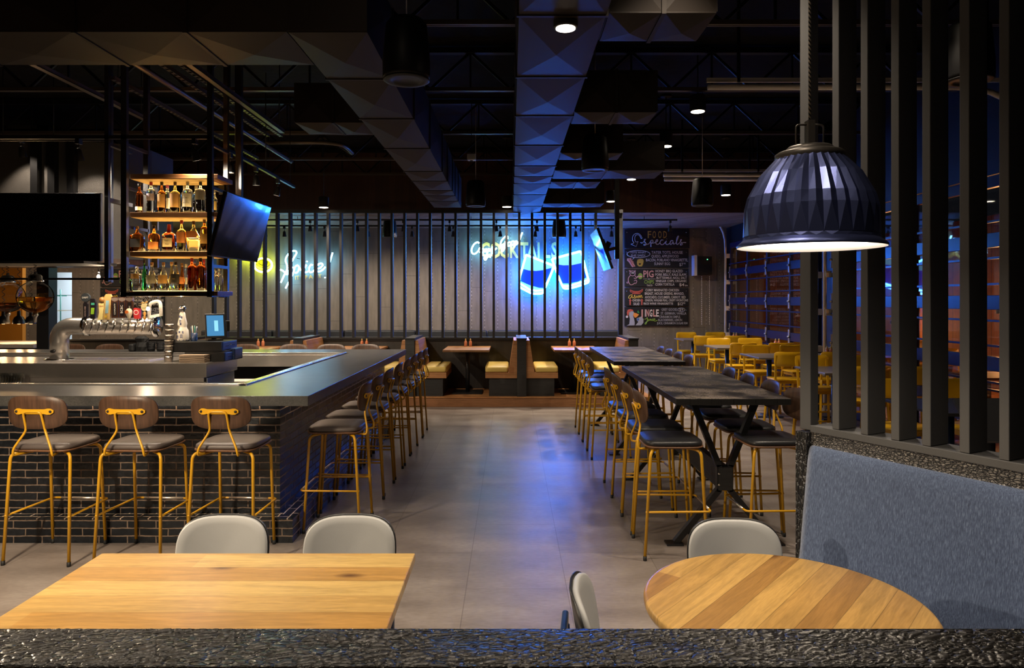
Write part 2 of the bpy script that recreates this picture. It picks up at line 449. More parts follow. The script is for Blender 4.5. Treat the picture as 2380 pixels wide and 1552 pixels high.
def brick_mat(name, ax, rough=0.22, squash=1.0):
    """dark glazed brick on the xz ('x'), yz ('y') or ledge ('l') plane"""
    m, nt, b = nm(name); n = N(nt)
    g = n('NewGeometry'); sp = n('SeparateXYZ', i_0=g.outputs['Position'])
    u = {'x': sp.outputs[0], 'y': sp.outputs[1], 'lx': sp.outputs[0], 'ly': sp.outputs[1]}[ax]
    w = {'x': sp.outputs[2], 'y': sp.outputs[2], 'lx': sp.outputs[1], 'ly': sp.outputs[0]}[ax]
    v = n('CombineXYZ', i_0=u, i_1=w)
    wob = n('TexNoise', i_Vector=v.outputs[0], i_Scale=14.0, i_Detail=3.0)
    wv = n('VectorMath', operation='SCALE'); n.link(wob.outputs['Color'], wv.inputs[0]); wv.inputs['Scale'].default_value = 0.010
    va = n('VectorMath', operation='ADD'); n.link(v.outputs[0], va.inputs[0]); n.link(wv.outputs[0], va.inputs[1])
    br = n('TexBrick', i_Scale=1.0, offset=0.42, squash=1.0); n.link(va.outputs[0], br.inputs['Vector'])
    br.inputs['Brick Width'].default_value = 0.205 if ax[0] != 'l' else 0.2
    br.inputs['Row Height'].default_value = 0.0555 if ax[0] != 'l' else 0.064
    br.inputs['Mortar Size'].default_value = 0.0050; br.inputs['Mortar Smooth'].default_value = 0.35
    br.inputs['Color1'].default_value = (0.004, 0.0065, 0.010, 1); br.inputs['Color2'].default_value = (0.013, 0.016, 0.021, 1)
    br.inputs['Mortar'].default_value = (0.20, 0.145, 0.108, 1) if ax[0] != 'l' else (0.55, 0.43, 0.34, 1)  # light on the ledge top put into its paler mortar
    ns = n('TexNoise', i_Vector=v.outputs[0], i_Scale=26.0, i_Detail=5.0)
    col = n.mix(1.0, br.outputs['Color'], n.ramp(ns.outputs[0], [(0.3, (0.6, 0.6, 0.6)), (0.7, (1.4, 1.35, 1.3))]), 'MULTIPLY')
    n.link(col, b.inputs['Base Color'])
    rr = n.math('ADD', n.math('MULTIPLY', br.outputs['Fac'], 0.6), rough); n.link(rr, b.inputs['Roughness'])
    h = n.math('ADD', n.math('MULTIPLY', br.outputs['Fac'], -1.0), n.math('MULTIPLY', ns.outputs[0], 0.55))
    n.bump(h, b, 0.75, 0.006); return m
M['brickx'] = brick_mat('glazed_brick_front', 'x'); M['bricky'] = brick_mat('glazed_brick_side', 'y', 0.27)
M['bricklx'] = brick_mat('glazed_brick_lit_ledge_front', 'lx'); M['brickly'] = brick_mat('glazed_brick_lit_ledge_side', 'ly')

def char_mat(name, sc=(16, 60, 16), base=(0.020, 0.018, 0.017), rough=0.30, dist=0.012, metal=0.0, stren=1.0):
    m, nt, b = nm(name); n = N(nt)
    tc = n('TexCoord'); mp = n('Mapping', i_0=tc.outputs['Object']); mp.inputs['Scale'].default_value = sc
    wob = n('TexNoise', i_Vector=mp.outputs[0], i_Scale=0.7, i_Detail=3.0)
    wv = n('VectorMath', operation='SCALE'); n.link(wob.outputs['Color'], wv.inputs[0]); wv.inputs['Scale'].default_value = 1.4
    va = n('VectorMath', operation='ADD'); n.link(mp.outputs[0], va.inputs[0]); n.link(wv.outputs[0], va.inputs[1])
    vo = n('TexVoronoi', feature='DISTANCE_TO_EDGE', i_Scale=1.0); n.link(va.outputs[0], vo.inputs['Vector'])
    fine = n('TexNoise', i_Vector=mp.outputs[0], i_Scale=3.0, i_Detail=5.0)
    h = n.ramp(vo.outputs['Distance'], [(0.0, (0, 0, 0)), (0.12, (0.55, 0.55, 0.55)), (0.4, (1, 1, 1))])
    hh = n.math('ADD', n.math('MULTIPLY', h, 1.0), n.math('MULTIPLY', fine.outputs[0], 0.35))
    col = n.mix(h, (0.004, 0.004, 0.004), base); n.link(col, b.inputs['Base Color'])
    b.inputs['Roughness'].default_value = rough; b.inputs['Metallic'].default_value = metal
    b.inputs['Specular IOR Level'].default_value = 0.9
    n.bump(hh, b, stren, dist); return m
M['speakerblack'] = P('speaker_black', (0.004, 0.004, 0.0045), 0.45, spec=0.2)
M['char'] = char_mat('charred_timber', (42, 85, 60))
M['lit_charstrip'] = char_mat('charred_strip', (60, 60, 120), (0.42, 0.39, 0.35), 0.30, 0.014, 0.1)  # pale base colour stands in for light reflected off the black char
M['charpost'] = char_mat('charred_post', (60, 60, 26), (0.016, 0.015, 0.014), 0.4)

def back_wall_mat():
    m, nt, b = nm('grey_board_wall'); n = N(nt)
    g = n('NewGeometry'); sp = n('SeparateXYZ', i_0=g.outputs['Position'])
    w = n.math('DIVIDE', sp.outputs[0], 0.305); idx = n.math('FLOOR', w); fr = n.math('FRACT', w)
    wn = n('TexWhiteNoise', noise_dimensions='1D'); n.link(idx, wn.inputs['W'])
    v = n('CombineXYZ', i_0=n.math('MULTIPLY', sp.outputs[0], 6.0), i_1=n.math('MULTIPLY', sp.outputs[2], 1.2), i_2=n.math('MULTIPLY', idx, 2.0))
    ns = n('TexNoise', i_Vector=v.outputs[0], i_Scale=2.0, i_Detail=6.0)
    col = n.mix(wn.outputs[0], (0.180, 0.155, 0.128), (0.222, 0.192, 0.160))
    col = n.mix(1.0, col, n.ramp(ns.outputs[0], [(0.3, (0.82, 0.82, 0.82)), (0.7, (1.12, 1.12, 1.12))]), 'MULTIPLY')
    # bright perforation dots along each board joint
    dz = n.math('FRACT', n.math('MULTIPLY', sp.outputs[2], 12.0))
    dn = n('TexNoise', i_Vector=v.outputs[0], i_Scale=9.0)
    se = n.math('MINIMUM', fr, n.math('SUBTRACT', 1.0, fr))
    near = n.math('LESS_THAN', se, 0.028)
    dot = n.math('MULTIPLY', near, n.math('LESS_THAN', dz, 0.45))
    dot = n.math('MULTIPLY', dot, n.math('GREATER_THAN', dn.outputs[0], 0.47))
    col = n.mix(dot, col, (0.50, 0.45, 0.38))
    seam = n.math('LESS_THAN', se, 0.010)
    col = n.mix(seam, col, (0.07, 0.06, 0.05))
    zi = n.math('FRACT', n.math('ADD', n.math('DIVIDE', sp.outputs[2], 2.1), wn.outputs[0]))
    cr = n.math('LESS_THAN', zi, 0.004); col = n.mix(cr, col, (0.08, 0.07, 0.06))
    n.link(col, b.inputs['Base Color']); b.inputs['Roughness'].default_value = 0.6
    n.bump(ns.outputs[0], b, 0.25, 0.01); return m
M['backwall'] = back_wall_mat()

def fabric_mat():
    m, nt, b = nm('blue_woven_fabric'); n = N(nt)
    tc = n('TexCoord'); mp = n('Mapping', i_0=tc.outputs['Object']); mp.inputs['Scale'].default_value = (330, 330, 11)
    a = n('TexNoise', i_Vector=mp.outputs[0], i_Scale=1.0, i_Detail=4.0, i_Roughness=0.7)
    col = n.ramp(a.outputs[0], [(0.30, (0.022, 0.034, 0.078)), (0.52, (0.066, 0.100, 0.190)), (0.74, (0.165, 0.225, 0.36))])
    n.link(col, b.inputs['Base Color']); b.inputs['Roughness'].default_value = 0.85
    b.inputs['Sheen Weight'].default_value = 0.3
    n.bump(a.outputs[0], b, 0.4, 0.003); return m
M['fabric'] = fabric_mat()

def counter_mat():
    m, nt, b = nm('dark_concrete_counter'); n = N(nt)
    tc = n('TexCoord')
    a = n('TexNoise', i_Vector=tc.outputs['Object'], i_Scale=5.0, i_Detail=8.0, i_Roughness=0.7)
    s = n('TexNoise', i_Vector=tc.outputs['Object'], i_Scale=160.0, i_Detail=2.0)
    col = n.ramp(a.outputs[0], [(0.3, (0.040, 0.040, 0.040)), (0.7, (0.085, 0.082, 0.078))])
    col = n.mix(1.0, col, n.ramp(s.outputs[0], [(0.35, (0.75, 0.75, 0.75)), (0.7, (1.25, 1.25, 1.25))]), 'MULTIPLY')
    n.link(col, b.inputs['Base Color']); b.inputs['Roughness'].default_value = 0.30
    b.inputs['Specular IOR Level'].default_value = 0.7
    n.bump(s.outputs[0], b, 0.06, 0.002); return m
M['counter'] = counter_mat()

def thin_glass(name, tint=(0.9, 0.92, 0.95), refl=1.0):
    m = bpy.data.materials.new(name); m.use_nodes = True; nt = m.node_tree; nt.nodes.clear(); n = N(nt)
    t = n('BsdfTransparent'); t.inputs[0].default_value = (*tint, 1)
    g = n('BsdfGlossy'); g.inputs['Roughness'].default_value = 0.02
    fr = n('Fresnel'); fr.inputs[0].default_value = 1.5
    bf = n('NewGeometry')
    f = n.math('MINIMUM', n.math('MULTIPLY', fr.outputs[0], 1.6 * refl), 1.0)
    f = n.math('MULTIPLY', f, n.math('SUBTRACT', 1.0, bf.outputs['Backfacing']))
    mx = n('MixShader'); n.link(f, mx.inputs[0]); n.link(t.outputs[0], mx.inputs[1]); n.link(g.outputs[0], mx.inputs[2])
    o = n('OutputMaterial'); n.link(mx.outputs[0], o.inputs[0]); return m
M['pane'] = thin_glass('door_glass')
M['clearglass'] = thin_glass('clear_glass', (0.93, 0.94, 0.93), 2.2)
def glass(name, col, rough=0.03):
    return P(name, col, rough, trans=1.0, ior=1.33)
# ================================================================= lamps
ORD = ['nearest', 'second', 'third', 'fourth', 'fifth', 'sixth', 'seventh', 'eighth', 'ninth', 'tenth', 'eleventh', 'twelfth']
def downlight(x, y, z, e, label, stem=True, angle=95, r=0.075):
    t = thing('ceiling_downlight', label, 'downlight', (x, y, z), group='round ceiling downlights')
    MB().lathe([(r + .012, 0), (r + .014, 0.01), (r + .014, 0.17), (r, 0.185), (0.012, 0.19)], 24).obj('housing', M['blackmatte'], t)
    MB().lathe([(r, -0.004), (r, 0.004)], 24, sm=False).obj('lens', M['bulb'], t)
    if stem:
        MB().lathe([(0.007, 0.18), (0.007, 4.56 - z)], 8).obj('stem', M['blackmatte'], t)
        MB().lathe([(0.075, 4.55 - z), (0.075, 4.575 - z)], 20).obj('canopy', M['duct'], t)
    lamp('SPOT', (0, 0, -0.012), e, WARM, t, 0.06, angle, 0.8)
    return t
_k = 0
for x, y, z, e, lab in [
    (0.308, 3.96, 3.272, 60, 'largest glowing round downlight, in front of the right hand duct'),
    (2.11, 7.96, 3.87, 300, 'glowing round downlight over the near high table, hung from a canopy disc'),
    (2.15, 9.77, 3.87, 300, 'glowing round downlight, third back in the row over the high tables'),
    (2.12, 12.4, 3.86, 300, 'small glowing round downlight just before the far slat screen, high on the right'),
    (1.75, 12.3, 3.46, 260, 'small low downlight above the right end of the slat screen'),
    (3.75, 12.3, 3.57, 260, 'rightmost small downlight, beside the hanging speaker near the doors'),
    (-0.067, 12.3, 3.365, 260, 'small downlight just above the middle of the slat screen'),
    (-3.26, 12.3, 3.355, 260, 'small hanging downlight above the left part of the slat screen'),
    # unseen lamps added above and behind the camera to light the foreground
    (0.9, 3.55, 3.87, 210, 'unseen downlight over the near high table, above the frame'),
    (2.3, 4.4, 3.87, 240, 'unseen downlight over the near stools, above the frame'),
    (0.15, 1.6, 3.87, 95, 'unseen downlight over the aisle between the front tables'),
    (-1.75, 1.9, 3.3, 50, 'unseen downlight straight above the rectangular front table'),
    (-0.9, 0.3, 3.87, 110, 'unseen downlight behind the charred rail'),
    (1.1, 0.4, 3.87, 60, 'unseen downlight above the right part of the charred rail'),
    (-2.9, 3.1, 3.87, 210, 'unseen downlight over the front bar stools'),
    (-4.6, 3.1, 3.87, 170, 'unseen downlight over the left end of the front bar'),
    (-0.9, 3.1, 3.87, 200, 'unseen downlight over the bar corner'),
]:
    downlight(x, y, z, e, lab, r=.055 if y < 4.0 and x == .308 else .075)

# ================================================================= shell
def S(name, x0, x1, y0, y1, z0, z1, mat):
    return struct(MB().box(x0, x1, y0, y1, z0, z1).obj(name, mat))
S('floor', -13, 5.05, -4, 16.5, -0.1, 0, M['floor'])
S('ceiling', -13, 5.3, -4, 16.8, 4.58, 4.68, M['ceil'])
wb = MB()
wb.box(-10.26, 5.05, 16.5, 16.7, 0, 3.42); wb.box(-13, -10.8, 16.5, 16.7, 0, 3.42)
wb.box(-10.8, -10.26, 16.5, 16.7, 2.39, 3.42); wb.box(-13, 5.05, 16.5, 16.7, 3.42, 4.58)
struct(wb.obj('wall_back', M['backwall']))
S('wall_left', -13.1, -13, -4, 16.7, 0, 4.58, M['tortilla'])
S('wall_front', -13, 5.25, -4.1, -4, 0, 4.58, M['slatback'])
wr = MB()
wr.box(5.05, 5.25, -4, 6.5, 0, 4.58); wr.box(5.05, 5.25, 11.05, 11.45, 0, 4.58); wr.box(5.05, 5.25, 16.25, 16.7, 0, 4.58)
wr.box(5.05, 5.25, 6.5, 16.25, 3.06, 4.58)
struct(wr.obj('wall_right', M['slatback']))
S('trim_1', -13, 5.05, 13.6, 16.5, 3.42, 3.50, M['soffit'])            # plank soffit before the back wall
S('trim_2', -13, 5.05, 13.55, 13.6, 3.42, 4.58, M['redplank'])         # red brown plank fascia
# dark flat bulkhead behind the bar frame
# kitchen seen through the pass
S('wall_kitchen', -12.9, -9.0, 18.6, 18.7, 0, 3.0, P('kitchen_white', (0.75, 0.80, 0.84), 0.4))
S('floor_kitchen', -12.9, -9.0, 16.7, 18.6, -0.1, 0.0, M['white'])
kt = thing('kitchen_ceiling_lamp', 'bright white lamp panel glowing inside the kitchen doorway', 'lamp', (-10.6, 17.6, 2.75))
MB().box(-0.5, 0.5, -0.5, 0.5, 0, 0.05).obj('diffuser', E('kitchen_glow', (0.80, 0.92, 1.0), 22), kt)
ks = thing('wire_shelf_rack', 'teal wire shelf rack with steel racks in the bright kitchen doorway', 'shelf rack', (-10.75, 17.4, 0))
for x in (-.35, .15, .62):
    MB().lathe([(0.014, 0), (0.014, 2.0)], 8, c=(x, 0, 0)).obj('upright', M['teal'], ks)
for z, m_ in ((1.85, 'teal'), (1.48, 'track'), (1.1, 'steelmat'), (.7, 'teal')):
    g = MB()
    for k in range(12): g.box(-.38, .66, -.25 + k * .045, -.242 + k * .045, z, z + .012)
    for k in range(3): g.box(-.38 + k * .51, -.36 + k * .51, -.25, .26, z - .02, z)
    g.obj('wire_shelf', M[m_], ks)
# patio beyond the glazed doors
S('floor_patio', 5.25, 14, 4, 20, -0.12, -0.01, M['deck'])
S('wall_patio', 9.4, 9.5, 4, 18.5, 0, 3.4, M['fence'])
S('wall_patio_end', 5.3, 9.4, 18.5, 18.6, 0, 3.4, wood('orange_fence_end', (0.10, 0.030, 0.010), (0.30, 0.11, 0.03), 0.5, math.pi / 2, 0.7, axis='XZ', knots=False, seam=.95, L=1.4))
for i, (x, y, z, e) in enumerate([(8.7, 9.0, 1.9, 55), (8.7, 12.5, 1.5, 40), (8.7, 16.0, 1.2, 30), (8.7, 6.0, 1.9, 60)]):
    t = thing('patio_lantern', ['orange lantern on the patio fence behind the near door', 'orange lantern on the patio fence beyond the door gap', 'orange lantern at the far end of the patio fence', 'orange lantern on the patio fence nearest the viewer'][i], 'lantern', (x, y, z), group='patio lanterns')
    MB().lathe([(0.03, 0.12), (0.09, 0.06), (0.09, 0.0)], 16).obj('shade', M['black'], t)
    MB().lathe([(0.002, -.045), (0.03, -.035), (0.04, 0), (.03, .04), (0.002, 0.05)], 12).obj('bulb', E('orange_bulb', (1, .45, .12), 8), t)
    MB().bar((0, 0, .1), (.72, 0, .1), .02, .02).obj('arm', M['black'], t)
    lamp('POINT', (0, 0, -.08), e, (1.0, 0.42, 0.13), t, .05)

# ================================================================= garage doors
def garage_door(name, y0, y1, ncol, rows, X=5.05):
    r = bpy.data.objects.new(name, None); COL.objects.link(r); struct(r)
    f = MB(); W = (y1 - y0) / ncol
    for k in range(ncol + 1):
        y = y0 + k * W
        f.box(X - .03, X + .03, y - .035, y + .035, 0, 3.02)
    for z in rows:
        f.box(X - .035, X + .03, y0, y1, z - .075, z + .075)
    f.box(X - .035, X + .03, y0, y1, 0, .12); f.box(X - .035, X + .03, y0, y1, 2.92, 3.04)
    f.obj('door_frame', M['bluedoor'], r, bevel=.004)
    for z in rows:
        for dz in (-.19, .19):
            MB().bar((X - .05, y0, z + dz), (X - .05, y1, z + dz), .03, .022).obj('strut', M['bluedoor'], r)
    zs = [0.12] + [z for z in rows] + [2.95]
    for k in range(ncol):
        for i in range(len(zs) - 1):
            MB().box(X - .004, X + .004, y0 + k * W + .035, y0 + (k + 1) * W - .035, zs[i] + (.075 if i else 0), zs[i + 1] - .075).obj('glass_pane', M['pane'], r)
    for k in range(ncol + 1):
        for z in rows:
            y = y0 + k * W
            hb = MB(); hb.box(X - .05, X - .036, y - .03, y + .03, z - .13, z - .02); hb.box(X - .05, X - .036, y - .03, y + .03, z + .02, z + .13)
            hb.tube([(X - .055, y - .03, z), (X - .055, y + .03, z)], .018, 8)
            hb.obj('hinge', M['steelmat'], r)
    return r
garage_door('door_1', 11.55, 16.15, 4, [0.62, 1.07 + .01, 1.72, 2.37])
garage_door('door_2', 6.6, 11.0, 4, [0.62, 1.08, 1.72, 2.37])
def door_track(y, label, x_end, zt=3.70, xr=4.93):
    t = thing('door_track', label, 'door track', (0, y, 0), group='garage door tracks')
    p = fillet([(xr, 0, 0.0), (xr, 0, zt), (x_end, 0, zt)], .42 if False else .75, 8)
    MB().tube(p, 0.028, 8).obj('rail', M['track'], t)
    for z in (0.35, 0.95, 1.55, 2.15, 2.75): MB().box(xr, 5.05, -.05, .05, z - .05, z + .05).obj('wall_bracket', M['track'], t)
    MB().box(x_end, xr + .08, .03, .05, zt + .06, zt + .10).obj('angle_iron', M['track'], t)
    hg = MB()
    for x in (x_end + .3, 3.9): hg.box(x - .015, x + .015, .03, .045, zt + .06, 4.58)
    hg.obj('hanger', M['joist'], t)
    return t
door_track(16.2, 'pale curved door track at the far corner, over the chalk menu', 2.35)
door_track(11.48, 'pale overhead door track end hanging over the high tables, farther of two', 2.5)
door_track(11.08, 'pale overhead door track hanging over the high tables, nearer of two', 2.4)
door_track(6.62, 'long pale overhead door track behind the near slats', 1.85, zt=3.74)
# hoist motor and chain beside the far door
hm = thing('door_opener', 'dark grey door opener box with green light beside the far track', 'door opener', (4.45, 16.3, 2.32))
MB().box(-.17, .17, -.12, .18, 0, .42).obj('motor_box', M['slatback'], hm, bevel=.01)
MB().box(-.23, -.17, -.10, .16, -.02, .45).obj('side_plate', M['track'], hm)
ch = MB()
for x, dz in ((-.04, 0), (.14, 0)):
    for k in range(24): ch.box(x - .006 + (k % 2) * .004, x + .006, -.01, .01, -.06 - k * .045 * 1.05, -.03 - k * .045 * 1.05)
ch.obj('pull_chain', M['track'], hm)
MB().box(.05, .07, -.125, -.12, .34, .36).obj('indicator', E('green_dot', (.1, 1, .3), 3), hm)

# ================================================================= ducts and roof steel
def duct(name, label, x0, x1, y0, y1, z0, z1, joints, axis='y'):
    t = thing(name, label, 'duct', (0, 0, 0))
    b = MB(); b.box(x0, x1, y0, y1, z0 + .02, z1)
    J = [y0 if axis == 'y' else x0] + list(joints) + [y1 if axis == 'y' else x1]
    for i in range(len(J) - 1):
        a, c = J[i] + .008, J[i + 1] - .008
        if axis == 'y': q = [(x0, a), (x1, a), (x1, c), (x0, c)]
        else: q = [(a, y0), (c, y0), (c, y1), (a, y1)]
        cx = sum(p[0] for p in q) / 4; cy = sum(p[1] for p in q) / 4
        vs = [(p[0], p[1], z0 + .012) for p in q] + [(cx, cy, z0 - .022)] + [(p[0], p[1], z0 + .03) for p in q]
        b.add(vs, [(0, 1, 4), (1, 2, 4), (2, 3, 4), (3, 0, 4), (0, 5, 6, 1), (1, 6, 7, 2), (2, 7, 8, 3), (3, 8, 5, 0)])
        for s_, xx in ((-1, x0 if axis == 'y' else y0), (1, x1 if axis == 'y' else y1)):
            cz = (z0 + z1) / 2
            if axis == 'y':
                vs = [(xx, a, z0 + .02), (xx, c, z0 + .02), (xx, c, z1), (xx, a, z1), (xx + s_ * .02, (a + c) / 2, cz)]
            else:
                vs = [(a, xx, z0 + .02), (c, xx, z0 + .02), (c, xx, z1), (a, xx, z1), ((a + c) / 2, xx + s_ * .02, cz)]
            b.add(vs, [(0, 1, 4), (1, 2, 4), (2, 3, 4), (3, 0, 4)])
    b.obj('duct_body', M['duct'], t)
    for j in joints:
        f = MB()
        if axis == 'y': f.box(x0 - .012, x1 + .012, j - .012, j + .012, z0 + .004, z1 + .01)
        else: f.box(j - .012, j + .012, y0 - .012, y1 + .012, z0 + .004, z1 + .01)
        f.obj('joint_flange', M['duct'], t)
    return t
duct('ceiling_duct', 'long dark metal duct with creased panels, lit blue at its far end', 0.045, 0.525, 2.6, 13.4, 3.30, 3.80, [3.88, 4.95, 6.0, 7.15, 8.25, 8.95, 9.5, 10.5, 11.8])
duct('ceiling_duct', 'brown-black duct running back from the elbow, left of the round speaker', -1.30, -0.84, 4.12, 12.0, 3.30, 3.80, [5.0, 6.1, 7.3, 8.6, 9.3, 10.1, 10.6, 11.2])
duct('ceiling_duct', 'brown-black duct crossing the upper left corner of the room', -8.0, -1.30, 4.12, 4.70, 3.30, 3.80, [-6.6, -5.2, -4.3, -3.4, -2.55, -1.9], 'x')
duct('ceiling_duct', 'short duct box jutting below the crossing duct, top left', -3.6, -1.9, 3.35, 3.75, 3.42, 3.8, [-2.9], 'x')
duct('branch_duct', 'largest branch duct, nearest the pendant lamp', .54, 1.15, 3.92, 4.35, 3.33, 3.7, [.85], 'x')
duct('branch_duct', 'second branch duct to the right of the long duct', .54, 1.25, 6.0, 6.4, 3.33, 3.7, [.9], 'x')
duct('branch_duct', 'third branch duct, half hidden by the hanging speaker', .54, 1.22, 7.67, 8.05, 3.33, 3.7, [.9], 'x')
duct('branch_duct', 'blue lit branch duct reaching toward the door track', .54, 1.9, 8.7, 9.3, 3.33, 3.7, [1.2], 'x')
duct('branch_duct', 'short blue lit branch duct just behind the longer one', .54, 1.22, 9.55, 10.1, 3.33, 3.7, [.9], 'x')
duct('branch_duct', 'farthest blue lit branch duct above the slat screen', .54, 1.55, 11.7, 12.15, 3.33, 3.7, [1.0], 'x')
duct('branch_duct', 'small brown branch duct on the left of the elbow duct', -1.95, -1.31, 6.35, 6.8, 3.33, 3.7, [-1.6], 'x')
def joist(y, label):
    t = thing('roof_joist', label, 'roof joist', (0, y, 0), group='open web roof joists')
    MB().box(-12.9, 5.0, -.03, -.005, 4.08, 4.12).box(-12.9, 5.0, .005, .03, 4.08, 4.12).obj('bottom_chord', M['galv'] if y > 5 else M['joist'], t)
    MB().box(-12.9, 5.0, -.04, .04, 4.50, 4.56).obj('top_chord', M['joist'], t)
    w = MB(); x = -12.6; u = 0
    while x < 4.6:
        w.bar((x, 0, 4.1), (x + .45, 0, 4.52), .028, .028, up=(0, 1, 0)); w.bar((x + .45, 0, 4.52), (x + .9, 0, 4.1), .028, .028, up=(0, 1, 0))
        w.bar((x + .45, 0, 4.52), (x + .45, 0, 4.1), .02, .02, up=(0, 1, 0)); x += .9
    w.obj('web', M['joist'], t)
for i, y in enumerate([6.0, 7.9, 9.95, 11.8, 13.2]):
    joist(y, ORD[i] + ' open web steel joist from the viewer, under the dark roof')
def channel(x, y0, y1, z, label, perf=True, w=.045):
    t = thing('strut_channel', label, 'channel', (x, y0, z), group='ceiling strut channels')
    b = MB(); L = y1 - y0
    b.box(-w / 2, -w / 2 + .006, 0, L, -.02, .02); b.box(w / 2 - .006, w / 2, 0, L, -.02, .02)
    if perf:
        k = 0.0
        while k < L - .05: b.box(-w / 2, w / 2, k, k + .045, -.02, -.016); k += .085
    else: b.box(-w / 2, w / 2, 0, L, -.02, -.014)
    b.obj('channel_profile', M['galv'], t)
    h = MB()
    for yy in (.1, L - .1): h.lathe([(.006, .0), (.006, 4.55 - z)], 6, c=(0, yy, 0))
    h.obj('hanger_rod', M['joist'], t)
channel(-3.30, 5.1, 9.6, 3.98, 'perforated strut channel slanting over the bottle shelves, left of a pair')
channel(-3.12, 5.1, 9.6, 3.98, 'perforated strut channel slanting over the bottle shelves, right of a pair')
channel(-4.45, 5.1, 8.6, 3.95, 'plain strut channel over the left part of the bar', False, .07)
channel(-2.72, 5.0, 8.4, 3.75, 'plain dark channel nearest the elbow duct', False, .06)
channel(-3.95, 7.0, 11.0, 3.95, 'perforated strut channel farther back over the shelves')
cd = thing('conduit_pipe', 'brown conduit pipe running back beside the strut channels', 'pipe', (-3.45, 5.1, 3.92))
MB().tube([(0, 0, 0), (0, 2.2, 0), (0.0, 4.4, 0), (.0, 6, 0)], .03, 10).obj('pipe', M['galv'], cd)
MB().lathe([(.038, 0), (.038, .08)], 10, M=Matrix.Translation((0, 1.1, 0)) @ Matrix.Rotation(-math.pi / 2, 4, 'X')).obj('coupling', M['galv'], cd)
cd = thing('conduit_pipe', 'bent conduit pipe curling under the roof, left of the elbow duct', 'pipe', (-2.7, 10.2, 4.02))
MB().tube(fillet([(-1.2, 0, 0), (0.25, 0, 0), (.25, .9, .0), (-.1, 1.4, 0.25)], .35), .03, 10).obj('pipe', M['galv'], cd)

# ================================================================= hanging speakers
def speaker(x, y, z, label, h=.36, r=.144, cord=True):
    t = thing('pendant_speaker', label, 'speaker', (x, y, z), group='hanging black speakers')
    MB().lathe([(r * .97, 0), (r, .02), (r, h * .3), (r * .86, h * .92), (r * .7, h), (.02, h + .01)], 32).obj('cabinet', M['speakerblack'], t)
    MB().lathe([(r * .99, -.004), (r * .93, -.010), (r * .60, -.010), (r * .58, -.006), (.01, -.006)], 32).obj('grille', M['slatback'], t)
    MB().lathe([(.004, h), (.004, 4.56 - z)], 6).obj('cable', M['track'], t)
speaker(-0.635, 4.3, 3.09, 'largest hanging black speaker, in front of the elbow duct')
speaker(0.896, 7.5, 3.13, 'hanging black speaker right of the long blue lit duct')
speaker(-0.51, 10.27, 3.115, 'small hanging black speaker between the two ducts, above the slat screen')
speaker(2.58, 9.5, 3.02, 'hanging black speaker under the pale door track on the right')
speaker(2.92, 4.5, 3.15, 'black speaker half hidden behind the near slats')
speaker(-2.45, 14.3, 3.02, 'black speaker behind the slat screen, in its middle', h=.34)
speaker(0.98, 14.3, 3.02, 'black speaker behind the slat screen, above the neon glasses', h=.34)
sd = thing('smoke_detector', 'white square detector hanging beneath the roof between the ducts', 'detector', (-.55, 9.9, 3.70))
MB().box(-.06, .06, -.05, .05, 0, .09).obj('casing', M['white'], sd, bevel=.012)
MB().lathe([(.004, .09), (.004, .86)], 6).obj('rod', M['joist'], sd)
MB().lathe([(.02, -.01), (.02, 0)], 10).obj('sensor', M['blackmatte'], sd)

# ================================================================= track spots
def spot_head(x, y, z, label, grp, e, aim=(0, 0), on=True, size=1.0):
    """z is the rail height; the head hangs below it"""
    t = thing('track_spotlight', label, 'spotlight', (x, y, z), group=grp)
    MB().box(-.02, .02, -.03, .03, -.05, 0).obj('adapter', M['black'], t)
    MB().lathe([(.006, -.10), (.006, -.05)], 8).obj('stem', M['black'], t)
    R = Matrix.Translation((0, 0, -.14)) @ Matrix.Rotation(aim[0], 4, 'X') @ Matrix.Rotation(aim[1], 4, 'Y')
    MB().lathe([(.012, .05), (.030, .03), (.034, -.02), (.042, -.05), (.042, -.072)], 16, M=R, cap=False).obj('can', M['black'], t)
    MB().lathe([(.034, -.062), (.034, -.058)], 14, M=R, sm=False).obj('bulb', M['bulb_small'], t)
    p = R @ Vector((0, 0, -.085))
    l = lamp('SPOT', p, e, WARM, t, .03, 165, .6, rot=(aim[0], aim[1], 0))
    return t
def rail(x0, y0, x1, y1, z, label, drops=()):
    t = thing('track_rail', label, 'light track', (0, 0, 0), group='black lighting tracks')
    MB().bar((x0, y0, z + .017), (x1, y1, z + .017), .035, .034).obj('track_profile', M['black'], t)
    g = MB()
    for a in (0.08, .5, .92):
        x = x0 + (x1 - x0) * a; y = y0 + (y1 - y0) * a
        g.lathe([(.005, z + .03), (.005, 4.57 if y < 13.4 else 3.42)], 6, c=(x, y, 0))
    g.obj('suspension_wire', M['joist'], t)
rail(at(615, 512, 14.2).x, 14.2, 3.35, 14.2, 3.335, 'upper black light track behind the slat screen')
rail(-10.7, 14.2, -6.6, 14.2, 3.335, 'black light track in front of the left chalk menu')
rail(-6.6, 8.2, -5.2, 8.2, 3.62, 'short black track at the far left under the hood')
rail(at(615, 525, 14.9).x, 14.9, at(1440, 525, 14.9).x, 14.9, 3.29, 'lower black light track behind the slat screen')
for i, px in enumerate([721, 831, 937.5, 1045, 1153.6, 1248, 1352, 1443]):
    spot_head(at(px, 0, 14.2).x, 14.2, 3.335, ORD[i] .replace('nearest', 'first') + ' spotlight from the left on the upper track behind the slats', 'spotlights on the upper wall track', 34, (.12, 0))
for i, px in enumerate([617, 661, 754.5, 856, 958, 1053.5, 1162.6, 1244, 1338, 1421]):
    spot_head(at(px, 0, 14.9).x, 14.9, 3.29, ORD[i].replace('nearest', 'first') + ' spotlight from the left on the lower track behind the slats', 'spotlights on the lower wall track', 20, (.10, 0))
